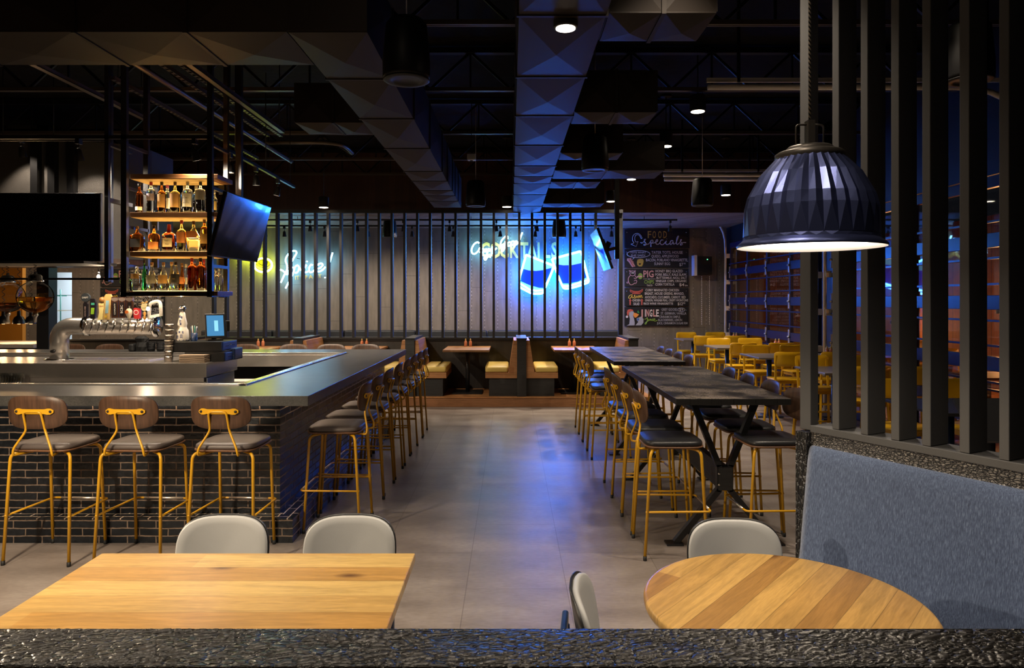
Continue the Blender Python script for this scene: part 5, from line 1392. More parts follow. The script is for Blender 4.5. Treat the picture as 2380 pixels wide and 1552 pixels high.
for nme, p in [('c_letter', [(335, 450), (290, 425), (210, 480), (160, 590), (175, 675), (240, 690), (320, 620)]),
               ('r_letter', [(320, 620), (345, 560), (372, 600), (350, 670)]), ('a_letter', [(440, 590), (400, 580), (375, 640), (410, 670), (450, 600), (450, 660)]),
               ('z_letter', [(460, 590), (520, 585), (480, 640), (530, 640), (500, 720), (450, 790), (480, 830), (540, 740)]),
               ('y_letter', [(560, 560), (570, 630), (630, 560), (650, 540), (620, 680), (580, 780), (620, 700), (700, 590), (745, 560)]),
               ('g_letter', [(992, 350), (985, 290), (930, 300), (850, 390), (825, 500), (860, 540), (920, 470), (940, 410), (920, 560), (875, 630), (850, 600), (960, 500)]),
               ('o_letter', [(1030, 420), (990, 450), (1000, 510), (1050, 490), (1060, 430), (1030, 420)]), ('o_letter', [(1110, 400), (1075, 430), (1085, 490), (1130, 470), (1140, 410), (1110, 400)]),
               ('d_letter', [(1210, 400), (1165, 410), (1160, 470), (1200, 470), (1250, 400), (1330, 200)]), ('exclamation_stroke', [(1330, 205), (1290, 300), (1250, 440)])]:
    MB().tube(B(p), .017, 8).obj(nme, NC, cz)
ck = thing('cocktails_lettering', 'orange cut out letters spelling COCKTAILS on the rear wall', 'lettering', (0, 0, 0))
lx = [1117, 1139, 1161, 1184, 1209, 1226, 1248, 1263.5, 1281]
for ch_, px in zip('COCKTAILS', lx):
    mt = MB(); text(mt, ch_, .50, TM(at(px, 598.5, 16.45)), off=.028, ext=.035, sx=.62); mt.obj('letter_' + ch_.lower(), M['orange_letter'], ck)
# neon glasses
def nglass(label, out, surf, bottom, extra=()):
    t = thing('neon_tumbler_sign', label, 'neon sign', (0, 0, 0), group='neon tumblers')
    g = lambda pts, d: [at(1050 + x / 4.084, 450 + y / 4.084, d) for x, y in pts]
    def panel(name, pts, d, mat, th=.03):
        d -= .15
        q = g(pts, d); n_ = len(q)
        vs = q + [p + Vector((0, th, 0)) for p in q]
        fs = [tuple(range(n_)), tuple(range(2 * n_ - 1, n_ - 1, -1))] + [(i, (i + 1) % n_, n_ + (i + 1) % n_, n_ + i) for i in range(n_)]
        MB().add(vs, fs).obj(name, mat, t)
    panel('backing_panel', out, 16.36, P('acrylic_pale', (.06, .28, .42), .3, emit=(.24, .70, .88), es=.75))
    panel('liquid_panel', surf + bottom, 16.345, P('acrylic_blue', (.01, .04, .4), .2, emit=(.0, .03, .50), es=.5), .014)
    base = [bottom[-1]] + list(reversed(bottom[:-1]))
    tb = g(out, 16.185); tb.append(tb[0])
    MB().tube(fillet(tb, .05, 3), .024, 8).obj('outline_tube', NB, t)
    MB().tube([p for p in g(extra, 16.18)], .020, 8).obj('base_tube', NB, t)
    # unseen blue tube added behind the panel to cast a glow on the wall
    cx = sum(p.x for p in tb) / len(tb); cz_ = sum(p.z for p in tb) / len(tb)
    bk = [Vector((cx + (p.x - cx) * .97, 16.27, cz_ + (p.z - cz_) * .97)) for p in tb]
    rd = MB()
    for p in bk[:6:2]: rd.lathe([(.008, 0), (.008, .26)], 6, M=Matrix.Translation((cx + (p.x - cx) * .8, 16.24, cz_ + (p.z - cz_) * .8)) @ Matrix.Rotation(-math.pi / 2, 4, 'X'))
    rd.obj('mounting_rod', M['black'], t)
    MB().tube(fillet(bk, .05, 3), .016, 6).obj('halo_tube', E('back_glow_blue', (.0, .12, 1.0), 150), t)
nglass('left tilted blue neon tumbler glass on the rear wall', [(705, 580), (972, 685), (935, 780), (862, 948), (765, 950), (640, 885), (645, 790), (672, 700)],
       [(672, 712), (730, 728), (800, 733), (870, 725), (948, 702)], [(935, 760), (884, 895), (830, 893), (740, 868), (648, 828)], [(645, 850), (740, 910), (800, 922), (875, 915)])
nglass('right tilted blue neon tumbler glass touching the left one', [(950, 620), (1228, 545), (1262, 680), (1303, 840), (1230, 868), (1120, 900), (1060, 900), (1005, 770)],
       [(985, 668), (1060, 680), (1140, 678), (1248, 655)], [(1262, 740), (1280, 795), (1200, 835), (1120, 852), (1050, 852), (1005, 760)], [(1045, 878), (1120, 875), (1290, 820)])
# lime rings
yr = thing('neon_ring_sign', 'lime yellow neon ring sign beside the Spice! script', 'neon sign', (0, 0, 0))
def ell(cx, cy, rx, ry, k=32): return [(cx + rx * math.cos(2 * math.pi * i / k), cy + ry * math.sin(2 * math.pi * i / k)) for i in range(k)]
for ox, oy in ((0, 0), (-345, -245)):
    MB().tube(npts(ell(445 + ox, 655 + oy, 178, 138), 560, 540, 8.623, 16.36), .024, 8, closed=True).obj('outer_ring', NY, yr)
    if ox == 0:
        q = npts(ell(440, 600, 135, 92), 560, 540, 8.623, 16.40); n_ = len(q)
        MB().add(q + [p + Vector((0, .03, 0)) for p in q], [tuple(range(n_)), tuple(range(2 * n_ - 1, n_ - 1, -1))] + [(i, (i + 1) % n_, n_ + (i + 1) % n_, n_ + i) for i in range(n_)]).obj('yellow_disc', P('yellow_acrylic', (.7, .6, .03), .4), yr)
        MB().tube(npts(ell(445, 600, 92, 52), 560, 540, 8.623, 16.385), .007, 6, closed=True).obj('dark_line', M['black'], yr)
        MB().tube(npts(ell(445, 625, 155, 105), 560, 540, 8.623, 16.375), .010, 6, closed=True).obj('inner_ring', E('neon_amber', (.9, .7, .05), 4), yr)

sr = MB()
for px, py in ((592, 614), (632, 614), (611, 598), (611, 632), (572, 570), (572, 603)):
    sr.lathe([(.007, 0), (.007, .13)], 6, M=Matrix.Translation(at(px, py, 16.37)) @ Matrix.Rotation(-math.pi / 2, 4, 'X'))
sr.obj('standoff', M['black'], yr)
# ================================================================= chalk menus
CW = P('chalk_white', (.62, .57, .50), .8); CY = P('chalk_yellow', (.55, .36, .05), .8); CR = P('chalk_red', (.50, .10, .06), .8); CP = P('chalk_pink', (.60, .30, .26), .8)
CG = P('chalk_green', (.22, .36, .05), .8); CO = P('chalk_orange', (.72, .26, .04), .8); CGy = P('chalk_grey', (.36, .36, .38), .8)
def menus(ox, side):
    d0 = 16.47; d1 = 16.447; s4 = 4.563
    def w(px, py, d=d1): p = at(px, py, d); return Vector((p.x + ox, p.y, p.z))
    c4 = lambda x, y: (1420 + x / s4, 480 + y / s4)
    c5 = lambda x, y: (1440 + x / 11.94, 520 + y / 11.94)
    c6 = lambda x, y: (1440 + x / 11.94, 640 + y / 11.94)
    rows = [(533, 576.5), (579, 621.5), (624.5, 666), (669, 711), (713.5, 757)]
    T = []
    nmz = ['FOOD specials header board', 'tater tots board', 'pig and chips taco board', 'chicken salad board', 'jingle juice board']
    for i, (a, b) in enumerate(rows):
        t = thing('chalkboard_sign', 'black ' + nmz[i] + (' in the chalk menu right of the slat screen' if side == 'R' else ' in the chalk menu behind the bottle shelves'), 'chalkboard', (0, 0, 0), group='chalkboards of the ' + ('right' if side == 'R' else 'left') + ' menu')
        p0 = w(1451.5 if i else 1451.5, b, d0); p1 = w(1600 if i else 1602, a, d0)
        MB().box(p0.x, p1.x, 16.45, 16.49, p0.z, p1.z).obj('board', M['board'], t, bevel=.004)
        s = MB()
        for px in (1457, 1595): p = w(px, a + 7); s.lathe([(.012, 0), (.008, .006)], 8, M=Matrix.Translation(p) @ Matrix.Rotation(math.pi / 2, 4, 'X'))
        s.obj('screw', M['chrome'], t); T.append(t)
    def line(mb, s, px, py, h, rot=0, sx=.8, off=.012, ax='LEFT', shear=0):
        text(mb, s, h * d1 / F * 1.38, TM(w(px, py), rot), off=off, ax=ax, sx=sx, shear=shear)
    def fit(mb, s, px0, px1, py, h, off=.012, shear=0):
        key_w = None
        text(MB(), s, 1, Matrix.Identity(4), off=off, shear=shear)
        vs = _tc[(s, shear, off, 'LEFT', 2)][0]; wd = max(v.x for v in vs) - min(v.x for v in vs)
        size = h * d1 / F * 1.38
        line(mb, s, px0, py, h, 0, (px1 - px0) * d1 / F / (wd * size), off, shear=shear)
    def stroke(mb, pts, c, r=.008, k=5):
        mb.tube(spline([w(*c(*p)) for p in pts], k), r, 5)
    # header
    m = MB(); 
    for ch_, x in zip('FOOD', (765, 910, 1065, 1205)):
        fit(m, ch_, *[c5(x, 0)[0], c5(x + 95, 0)[0]], c5(0, 395)[1], 17, .006)
    m.obj('yellow_lettering', CY, T[0])
    m = MB()
    for p in ([(580, 515), (630, 530), (700, 460), (725, 425), (690, 440), (700, 500), (745, 560), (700, 600), (680, 570), (800, 560), (850, 500)],
              [(865, 455), (870, 560), (872, 640)], [(868, 480), (900, 450), (930, 480), (915, 520), (870, 540), (960, 530), (1010, 510)],
              [(1010, 510), (1060, 470), (1040, 440), (1000, 490), (1020, 560), (1080, 565), (1120, 520)], [(1215, 455), (1160, 450), (1125, 520), (1160, 575), (1220, 565), (1280, 500)],
              [(1300, 470), (1280, 540), (1320, 575), (1390, 545)], [(1308, 425), (1312, 418)], [(1490, 475), (1430, 470), (1400, 540), (1430, 575), (1490, 500), (1495, 560), (1560, 540)],
              [(1560, 540), (1620, 400), (1635, 340), (1600, 380), (1580, 500), (1600, 575), (1670, 520)], [(1670, 520), (1720, 440), (1690, 450), (1700, 500), (1745, 560), (1700, 590), (1690, 560), (1750, 520), (1845, 520)]):
        stroke(m, p, c5, .011, 4)
    m.obj('script_lettering', CW, T[0])
    m = MB(); stroke(m, [(600, 410), (560, 330), (500, 300), (440, 330), (420, 420), (450, 500), (515, 490)], c5, .007); stroke(m, [(630, 400), (580, 310), (500, 265), (410, 290), (360, 370), (365, 470), (395, 530), (315, 565)], c5, .007)
    m.tube([w(*c5(*p)) for p in ((315, 565), (460, 630), (515, 490))], .007, 5); m.tube([w(*c5(*p)) for p in ((600, 410), (630, 400))], .007, 5); m.obj('arrow_drawing', CW, T[0])
    # tots
    m = MB()
    fit(m, 'TATER TOTS, HOUSE', c5(885, 0)[0], c5(1750, 0)[0], c5(0, 830)[1], 6.5); fit(m, 'QUESO, APPLEWOOD', c5(880, 0)[0], c5(1640, 0)[0], c5(0, 935)[1], 6.5)
    fit(m, 'BACON, POBLANO VINAIGRETTE,', c5(725, 0)[0], c5(1890, 0)[0], c5(0, 1040)[1], 6.5); fit(m, 'SUNNY EGG', c5(960, 0)[0], c5(1400, 0)[0], c5(0, 1145)[1], 6.5)
    fit(m, '$7', c5(1655, 0)[0], c5(1760, 0)[0], c5(0, 1170)[1], 7.5); fit(m, '95', c5(1775, 0)[0], c5(1830, 0)[0], c5(0, 1120)[1], 3.2)
    fit(m, 'TOTS WHAT', c5(290, 0)[0], c5(740, 0)[0], c5(0, 820)[1], 4.6); fit(m, 'SHE SAID!', c5(310, 0)[0], c5(710, 0)[0], c5(0, 905)[1], 4.8)
    m.obj('white_lettering', CW, T[1])
    m = MB(); e = ell(525, 838, 320, 100, 26); m.tube([w(*c5(*p)) for p in e], .008, 5, closed=True); m.tube([w(*c5(*p)) for p in ((380, 930), (400, 960), (355, 990), (425, 930))], .007, 5); m.obj('speech_bubble', CW, T[1])
    def blob(name, pts, c, mat, t, th=.004, dd=0):
        q = [w(*c(*p)) for p in pts]; n_ = len(q); q2 = [p + Vector((0, -th - dd, 0)) for p in q]
        MB().add(q + q2, [tuple(range(n_)), tuple(range(2 * n_ - 1, n_ - 1, -1))] + [(i, (i + 1) % n_, n_ + (i + 1) % n_, n_ + i) for i in range(n_)]).obj(name, mat, t)
    blob('bacon_drawing', [(210, 960), (320, 950), (340, 1000), (385, 1050), (400, 1110), (440, 1180), (350, 1205), (300, 1130), (255, 1060), (205, 1020)], c5, CP, T[1])
    m = MB(); stroke(m, [(250, 990), (300, 1040), (330, 1110), (400, 1190)], c5, .010); stroke(m, [(320, 960), (350, 1040), (390, 1100)], c5, .007); m.obj('bacon_stripes', CR, T[1])
    blob('tot_drawing', [(500, 990), (570, 970), (650, 980), (670, 1030), (650, 1120), (620, 1180), (540, 1185), (490, 1140), (480, 1060)], c5, CY, T[1])
    blob('tot_smile', [(525, 1095), (600, 1095), (575, 1140), (545, 1140)], c5, M['board'], T[1], .004, .003)
    # pig
    m = MB()
    fit(m, 'HONEY BBQ GLAZED', c5(990, 0)[0], c5(1750, 0)[0], c5(0, 1345)[1], 6.2); fit(m, 'PORK BELLY, KALE SLAW,', c5(985, 0)[0], c5(1865, 0)[0], c5(0, 1440)[1], 5.8)
    fit(m, 'BUTTERMILK AIOLI, SALT', c6(1020, 0)[0], c6(1860, 0)[0], c6(0, 95)[1], 5.4); fit(m, 'VINEGAR CHIPS, ORGANIC', c6(1000, 0)[0], c6(1865, 0)[0], c6(0, 185)[1], 5.6)
    fit(m, 'CORN TORTILLA', c6(990, 0)[0], c6(1520, 0)[0], c6(0, 280)[1], 5.8); fit(m, '$4', c6(1650, 0)[0], c6(1790, 0)[0], c6(0, 295)[1], 7); fit(m, 'EA', c6(1815, 0)[0], c6(1890, 0)[0], c6(0, 300)[1], 3.5)
    fit(m, 'TACO', c6(750, 0)[0], c6(910, 0)[0], c6(0, 300)[1], 4); fit(m, 'N', c6(785, 0)[0], c6(825, 0)[0], c6(0, 115)[1], 3)
    m.box(w(*c6(655, 0)).x, w(*c6(770, 0)).x, 16.443, 16.448, w(*c6(0, 98)).z, w(*c6(0, 92)).z); m.box(w(*c6(835, 0)).x, w(*c6(1000, 0)).x, 16.443, 16.448, w(*c6(0, 98)).z, w(*c6(0, 92)).z)
    m.obj('white_lettering', CW, T[2])
    m = MB(); fit(m, 'PIG', c5(650, 0)[0], c5(935, 0)[0], c5(0, 1480)[1], 16, .02); m.obj('pink_lettering', CP, T[2])
    m = MB(); fit(m, 'CHIPS', c6(680, 0)[0], c6(950, 0)[0], c6(0, 225)[1], 8.5, .015); m.obj('yellow_lettering', CG, T[2])
    m = MB(); m.tube([w(*c5(*p)) for p in ell(362, 1375, 75, 70, 16)], .008, 5, closed=True); stroke(m, [(290, 1330), (265, 1295), (320, 1305)], c5); stroke(m, [(410, 1310), (440, 1300), (425, 1345)], c5)
    stroke(m, [(300, 1430), (250, 1500), (245, 1590), (290, 1680), (350, 1690), (430, 1640)], c5); stroke(m, [(430, 1430), (460, 1480), (530, 1440)], c5); stroke(m, [(400, 1500), (440, 1520), (540, 1450)], c5)
    stroke(m, [(400, 1590), (450, 1560), (480, 1600), (440, 1670)], c5, .006); stroke(m, [(245, 1610), (200, 1620), (215, 1650), (240, 1630)], c5, .005); m.obj('pig_drawing', CP, T[2])
    m = MB(); m.tube([w(*c5(*p)) for p in ell(345, 1360, 16, 18, 10)], .005, 5, closed=True); m.tube([w(*c5(*p)) for p in ell(385, 1360, 16, 18, 10)], .005, 5, closed=True); m.obj('pig_eyes', CW, T[2])
    blob('taco_drawing', ell(575, 1450, 65, 85, 14), c5, CG, T[2]); blob('taco_filling', ell(580, 1460, 45, 22, 12), c5, CP, T[2], .004, .003)
    # salad
    m = MB()
    fit(m, 'CURRY MARINATED CHICKEN', c6(715, 0)[0], c6(1645, 0)[0], c6(0, 440)[1], 6); fit(m, 'BREAST, HOUSE GREENS, MANGO,', c6(695, 0)[0], c6(1785, 0)[0], c6(0, 535)[1], 6)
    fit(m, 'AVOCADO, CUCUMBER, CARROT, RED', c6(705, 0)[0], c6(1835, 0)[0], c6(0, 635)[1], 5.8); fit(m, 'ONION, WASABI PEAS, CRISPY WONTONS', c6(705, 0)[0], c6(1900, 0)[0], c6(0, 720)[1], 5.5)
    fit(m, 'RICE WINE VINAIGRETTE', c6(665, 0)[0], c6(1480, 0)[0], c6(0, 810)[1], 5.2); fit(m, '$12', c6(1610, 0)[0], c6(1750, 0)[0], c6(0, 825)[1], 7); fit(m, '95', c6(1755, 0)[0], c6(1820, 0)[0], c6(0, 785)[1], 3.4)
    fit(m, 'CHICKEN', c6(355, 0)[0], c6(575, 0)[0], c6(0, 720)[1], 5.6); fit(m, 'SALAD', c6(385, 0)[0], c6(550, 0)[0], c6(0, 825)[1], 6.5)
    m.obj('white_lettering', CW, T[3])
    m = MB()
    for p in ([(360, 540), (290, 550), (250, 620), (300, 630), (350, 560), (350, 620), (400, 610)], [(400, 610), (430, 550), (410, 560), (450, 610), (410, 640)], [(480, 560), (470, 610), (510, 600)], [(560, 560), (510, 580), (520, 620), (560, 570), (565, 620)], [(575, 620), (585, 560), (615, 560), (615, 610), (645, 600)]):
        stroke(m, p, c6, .010, 4)
    m.obj('script_lettering', CY, T[3])
    m = MB(); stroke(m, [(290, 400), (400, 440), (540, 440), (645, 385)], c6, .011); stroke(m, [(300, 455), (460, 475), (620, 455)], c6, .011); stroke(m, [(290, 400), (300, 455)], c6); stroke(m, [(645, 385), (620, 455)], c6)
    m.box(w(*c6(350, 0)).x, w(*c6(580, 0)).x, 16.443, 16.448, w(*c6(0, 515)).z, w(*c6(0, 490)).z)
    for x0, x1 in ((275, 310), (600, 635)): m.box(w(*c6(x0, 0)).x, w(*c6(x1, 0)).x, 16.443, 16.448, w(*c6(0, 820)).z, w(*c6(0, 650)).z)
    for x0, x1 in ((260, 350), (580, 660)): m.box(w(*c6(x0, 0)).x, w(*c6(x1, 0)).x, 16.4425, 16.4475, w(*c6(0, 700)).z, w(*c6(0, 688)).z)
    m.obj('gate_drawing', CR, T[3])
    # juice
    m = MB()
    fit(m, 'GREY GOOSE,', c6(1160, 0)[0], c6(1600, 0)[0], c6(0, 980)[1], 6.2); fit(m, '$9', c6(1650, 0)[0], c6(1765, 0)[0], c6(0, 980)[1], 6); fit(m, 'ST. GERMAIN, VANILLA', c6(1140, 0)[0], c6(1850, 0)[0], c6(0, 1085)[1], 6)
    fit(m, 'CINNAMON SIMPLE,', c6(1100, 0)[0], c6(1690, 0)[0], c6(0, 1180)[1], 5.8); fit(m, 'BLACKBERRIES, LEMON', c6(1070, 0)[0], c6(1730, 0)[0], c6(0, 1265)[1], 5.4); fit(m, 'JUICE, CINNAMON SUGAR RIM', c6(1040, 0)[0], c6(1890, 0)[0], c6(0, 1355)[1], 5.6)
    m.tube([w(*c6(*p)) for p in ell(1715, 950, 100, 52, 18)], .006, 5, closed=True)
    m.obj('white_lettering', CGy, T[4])
    for k, (ch_, x) in enumerate(zip('JINGLE', (595, 695, 735, 830, 925, 1005))):
        m = MB(); fit(m, ch_, c6(x, 0)[0], c6(x + (78 if ch_ != 'I' else 26), 0)[0], c6(0, 1135)[1], 16.5, .03); m.obj('letter_' + ch_.lower(), CW if k % 2 else CP, T[4])
    m = MB()
    for p in ([(690, 1215), (740, 1200), (770, 1165), (770, 1250), (740, 1340), (710, 1350), (720, 1310), (800, 1260)], [(800, 1205), (800, 1250), (835, 1240), (845, 1205), (850, 1255)], [(875, 1205), (870, 1250), (895, 1245)], [(935, 1205), (900, 1225), (920, 1255), (950, 1240)], [(950, 1240), (985, 1215), (960, 1200), (945, 1240), (985, 1270), (1055, 1240)]):
        stroke(m, p, c6, .009, 4)
    m.obj('script_lettering', CG, T[4])
    blob('goose_drawing', [(265, 1030), (330, 985), (390, 1000), (400, 1060), (370, 1100), (400, 1200), (420, 1300), (415, 1385), (200, 1390), (270, 1350), (285, 1200), (260, 1100)], c6, CGy, T[4])
    blob('goose_beak', [(395, 1030), (470, 1050), (540, 1085), (480, 1150), (430, 1175), (375, 1110)], c6, CO, T[4], .004, .002)
    blob('hat_drawing', [(215, 1110), (200, 1020), (230, 950), (300, 930), (370, 955), (385, 980), (300, 1000), (260, 1035), (240, 1110)], c6, CR, T[4], .004, .003)
    blob('hat_bobble', ell(205, 1145, 32, 34, 12), c6, CW, T[4], .004, .003); blob('bowl_drawing', [(470, 1190), (600, 1140), (665, 1210), (660, 1310), (600, 1385), (440, 1385), (520, 1290), (480, 1240)], c6, CGy, T[4])
    blob('blue_drawing', [(475, 1200), (530, 1180), (545, 1230), (500, 1260)], c6, P('chalk_blue' + side, (.04, .12, .35), .8), T[4], .004, .003)
    blob('mistletoe_drawing', [(515, 960), (550, 1030), (545, 1055), (485, 1020)], c6, P('chalk_dkgreen' + side, (.03, .25, .06), .8), T[4])
menus(0, 'R')
menus(at(232, 0, 16.45).x - at(1451, 0, 16.45).x, 'L')
# ================================================================= front tables
ft = thing('dining_table', 'rectangular pale oak table at the lower left, before the rail', 'table', (-.985, 2.36, 0))
MB().box(-.612, .612, -.38, .397, .725, .76).obj('tabletop', M['oak'], ft, bevel=.004)
for sx in (-1, 1):
    MB().tube(fillet([(sx * .53, -.30, .0), (sx * .53, -.30, .715), (sx * .53, .30, .715), (sx * .53, .30, 0)], .06, 5), .017, 10).obj('leg_frame', M['navy'], ft)
MB().box(-.5, .5, -.02, .02, .69, .724).obj('under_rail', M['navy'], ft)
MB().tube([(.64, -.16, .0), (.64, -.16, .66), (.60, -.13, .70)], .012, 8).obj('side_brace', M['navy'], ft)
rt = thing('round_table', 'round oak table of diagonal planks under the pendant lamp', 'table', (.895, 2.31, 0))
MB().lathe([(.435, .722), (.449, .728), (.452, .738), (.452, .752), (.447, .759), (.44, .76)], 96).obj('tabletop', M['oak_round'], rt)
MB().lathe([(.04, .02), (.04, .70), (.16, .71), (.16, .721)], 24).obj('pedestal', M['black'], rt)
MB().lathe([(.30, 0), (.29, .015), (.04, .02)], 32).obj('base_plate', M['black'], rt)

# ================================================================= white upholstered chairs
def make_wchair(label):
    t = thing('dining_chair', label, 'chair', (0, 0, 0), group='white upholstered chairs')
    th = .010
    def panel(w, h, cz, y0, tilt, R, dth, n=3.4):
        o2 = rrect(w, h, n, 48); rings = []
        for s_, y in ((.02, -dth / 2), (.4, -dth / 2), (.8, -dth / 2), (.97, -dth / 2), (1, -dth / 4), (1, dth / 4), (.965, dth / 2), (.8, dth / 2 * 1.25), (.4, dth / 2 * 1.4), (.02, dth / 2 * 1.4)):
            rings.append([(x * s_, y0 + (x * s_) ** 2 / (2 * R) + y - z * s_ * tilt, cz + z * s_) for x, z in o2])
        return MB().rings(rings)
    panel(.414, .335, .61, -.225, .16, .50, .010).obj('back_shell', M['black'], t)
    panel(.405, .325, .61, -.209, .16, .50, .022).obj('back_pad', M['white_vinyl'], t)
    MB().slab(rrect(.44, .43, 4, 40), [(.9, .425), (1, .435), (1, .444)]).obj('seat_shell', M['black'], t)
    MB().slab(rrect(.425, .415, 4, 40), [(.97, .4445), (1, .455), (.99, .468), (.9, .476), (.4, .48)]).obj('seat_pad', M['white_vinyl'], t)
    for sx in (-1, 1):
        for sy in (-1, 1):
            MB().tube(fillet([(sx * .23, sy * .22, 0), (sx * .17, sy * .16, .41), (sx * .08, sy * .08, .42)], .04), .011, 10).obj('leg', M['navy'], t)
        MB().tube(fillet([(sx * .07, -.10, .42), (sx * .09, -.262, .425), (sx * .09, -.268, .59)], .05), .011, 10).obj('back_support', M['navy'], t)
    MB().box(-.12, .12, -.285, -.262, .55, .63).obj('back_plate', M['navy'], t, bevel=.008)
    return t
w1 = make_wchair('white padded chair behind the oak rectangular table, left one')
w1.location = (-1.20, 3.02, 0); w1.rotation_euler = (0, 0, math.pi)
def wplace(px, d_back, rz, label):
    c = dup(w1, (0, 0, 0), rz, label); return c
w1.location = (at(529, 0, 3.20).x, 2.96, 0)
dup(w1, (at(822, 0, 3.20).x, 2.96, 0), math.pi + .03, 'white padded chair behind the oak rectangular table, right one')
dup(w1, (at(1698, 0, 3.13).x, 2.90, 0), math.pi - .02, 'white padded chair behind the round oak table')
dup(w1, (.455, 2.40, 0), math.radians(-97), 'white padded chair seen from the side left of the round table')

# ================================================================= charred rail in the foreground
cr = thing('charred_rail', 'charred black timber rail crossing the very bottom of the view', 'rail', (0, 0, 0))
rb = MB(); NX, NY_ = 900, 26
x0, x1 = -1.9, 1.9; ya, yb = 1.252, 1.396
rb.box(x0, x1, ya, yb, 1.02, 1.099)
rb.obj('beam', M['char'], cr)
# sculpted char surface (real relief) on the top face
def vnoise(seed):
    R = random.Random(seed); P_ = [R.random() for _ in range(4096)]
    def f(x, y):
        xi, yi = math.floor(x), math.floor(y); u, v = x - xi, y - yi
        g = lambda a, b: P_[(a * 374761393 + b * 668265263) % 4096]
        u = u * u * (3 - 2 * u); v = v * v * (3 - 2 * v)
        return (g(xi, yi) * (1 - u) + g(xi + 1, yi) * u) * (1 - v) + (g(xi, yi + 1) * (1 - u) + g(xi + 1, yi + 1) * u) * v
    return f
n1 = vnoise(1); n2 = vnoise(2)
_cell = {}
def cellpt(a, b):
    if (a, b) not in _cell:
        R = random.Random(a * 7919 + b * 104729); _cell[(a, b)] = (a + R.random(), b + R.random())
    return _cell[(a, b)]
def crack(x, y):
    """distance to the edge of an irregular char scale"""
    u = x * 44 - y * 52 + n1(x * 18, y * 40) * 1.5; v = y * 60 + x * 8 + n2(x * 30, y * 20) * 1.6
    i, j = math.floor(u), math.floor(v); d1 = d2 = 9
    for a in (i - 1, i, i + 1):
        for b in (j - 1, j, j + 1):
            q = cellpt(a, b); d = (q[0] - u) ** 2 + (q[1] - v) ** 2
            if d < d1: d1, d2 = d, d1
            elif d < d2: d2 = d
    return math.sqrt(d2) - math.sqrt(d1)
vs = []; NXS = 1100; NYS = 44
for j in range(NYS + 1):
    for i in range(NXS + 1):
        x = x0 + (x1 - x0) * i / NXS; y = ya + (yb - ya) * j / NYS
        c = crack(x, y); z = 1.1 - .006 + .006 * min(1, c * 3.2) + (n2(x * 9, y * 25) - .5) * .004 + (n1(x * 45, y * 160) - .5) * .0012
        if j in (0, NYS): z = 1.085; 
        vs.append((x, y, z))
fs = [(j * (NXS + 1) + i, j * (NXS + 1) + i + 1, (j + 1) * (NXS + 1) + i + 1, (j + 1) * (NXS + 1) + i) for j in range(NYS) for i in range(NXS)]
MB().add(vs, fs, 0, True).obj('charred_surface', P('char_gloss', (.011, .0098, .009), .36, spec=.5, bump=.2, bscale=60, stretch=(1, 3, 1)), cr)
MB().box(x0, x1, 1.27, 1.38, 0, 1.02).obj('half_wall', M['charpost'], cr)

# ================================================================= slat partition and banquette
U = Vector((.481, -.877, 0)).normalized(); NRM = Vector((.877, .481, 0)).normalized()   # along the wall toward us; away from us
P0 = Vector((1.444, 3.346, 0))
ang = math.atan2(U.y, U.x)
# local frame: x along the wall toward the viewer, y away from the seat side
pw = thing('slat_partition', 'dark grey timber slat partition on the right above the banquette', 'partition', P0, rz=ang)
# local +y after rotation ang is perpendicular; check its side
sgn = 1 if (Matrix.Rotation(ang, 3, 'Z') @ Vector((0, 1, 0))).dot(NRM) > 0 else -1
def lb(x0, x1, y0, y1, z0, z1): return MB().box(x0, x1, min(sgn * y0, sgn * y1), max(sgn * y0, sgn * y1), z0, z1)
for s in (-.0495,):
    lb(-.0866, -.0258, 0, .056, 1.125, 4.57).obj('end_post', M['charcoal_paint'], pw, bevel=.003)
k = 0; s = .091
SL = [(.091, .1268), (.2343, .2697), (.3763, .4132), (.5104, .5456), (.658, .696), (.8008, .8363), (.943, .980), (1.085, 1.122), (1.227, 1.264)]
for a, b in SL: lb(a, b, .0, .127, 1.152, 4.57).obj('slat', M['charcoal_paint'], pw, bevel=.003)
lb(-.0255, 1.9, -.004, .135, 1.118, 1.151).obj('sill_board', M['charcoal_paint'], pw, bevel=.003)
lb(-.0255, 1.9, .004, .12, 1.045, 1.117).obj('charred_strip', M['lit_charstrip'], pw)
lb(-.0866, -.0256, -.03, .12, 0, 1.117).obj('charred_end_column', M['charpost'], pw)
lb(-.02, 1.9, .03, .12, 0, 1.044).obj('wall_core', M['blackoak'], pw)
lb(-.08, 1.9, .02, .1, 4.50, 4.575).obj('head_rail', M['charcoal_paint'], pw)
bq = thing('banquette', 'blue woven fabric banquette along the slat partition', 'banquette', P0, rz=ang)
prof = [(.028, .40), (-.10, .40), (-.115, .45), (-.085, .55), (-.03, .98), (-.020, 1.035), (-.008, 1.052), (.008, 1.058), (.028, 1.055)]
q = MB(); K = 60
rows_ = []
for xx in [-.02 + i * (1.9) / K for i in range(K + 1)]:
    rows_.append([(xx, sgn * y, z) for y, z in prof])
vs = [p for r in rows_ for p in r]; n_ = len(prof)
fs = [(i * n_ + j, i * n_ + j + 1, (i + 1) * n_ + j + 1, (i + 1) * n_ + j) for i in range(K) for j in range(n_ - 1)]
fs.append(tuple(range(n_))); fs.append(tuple(range(K * n_ + n_ - 1, K * n_ - 1, -1)))
fs += [((i + 1) * n_, (i + 1) * n_ + n_ - 1, i * n_ + n_ - 1, i * n_) for i in range(K)]
q.add(vs, fs, 0, True); q.obj('back_cushion', M['fabric'], bq)
q = lb(-.02, 1.88, -.50, -.118, .36, .46); q.obj('seat_cushion', M['fabric'], bq, bevel=.03, seg=3)
lb(-.02, 1.88, -.46, -.02, 0, .359).obj('base', M['blackoak'], bq)

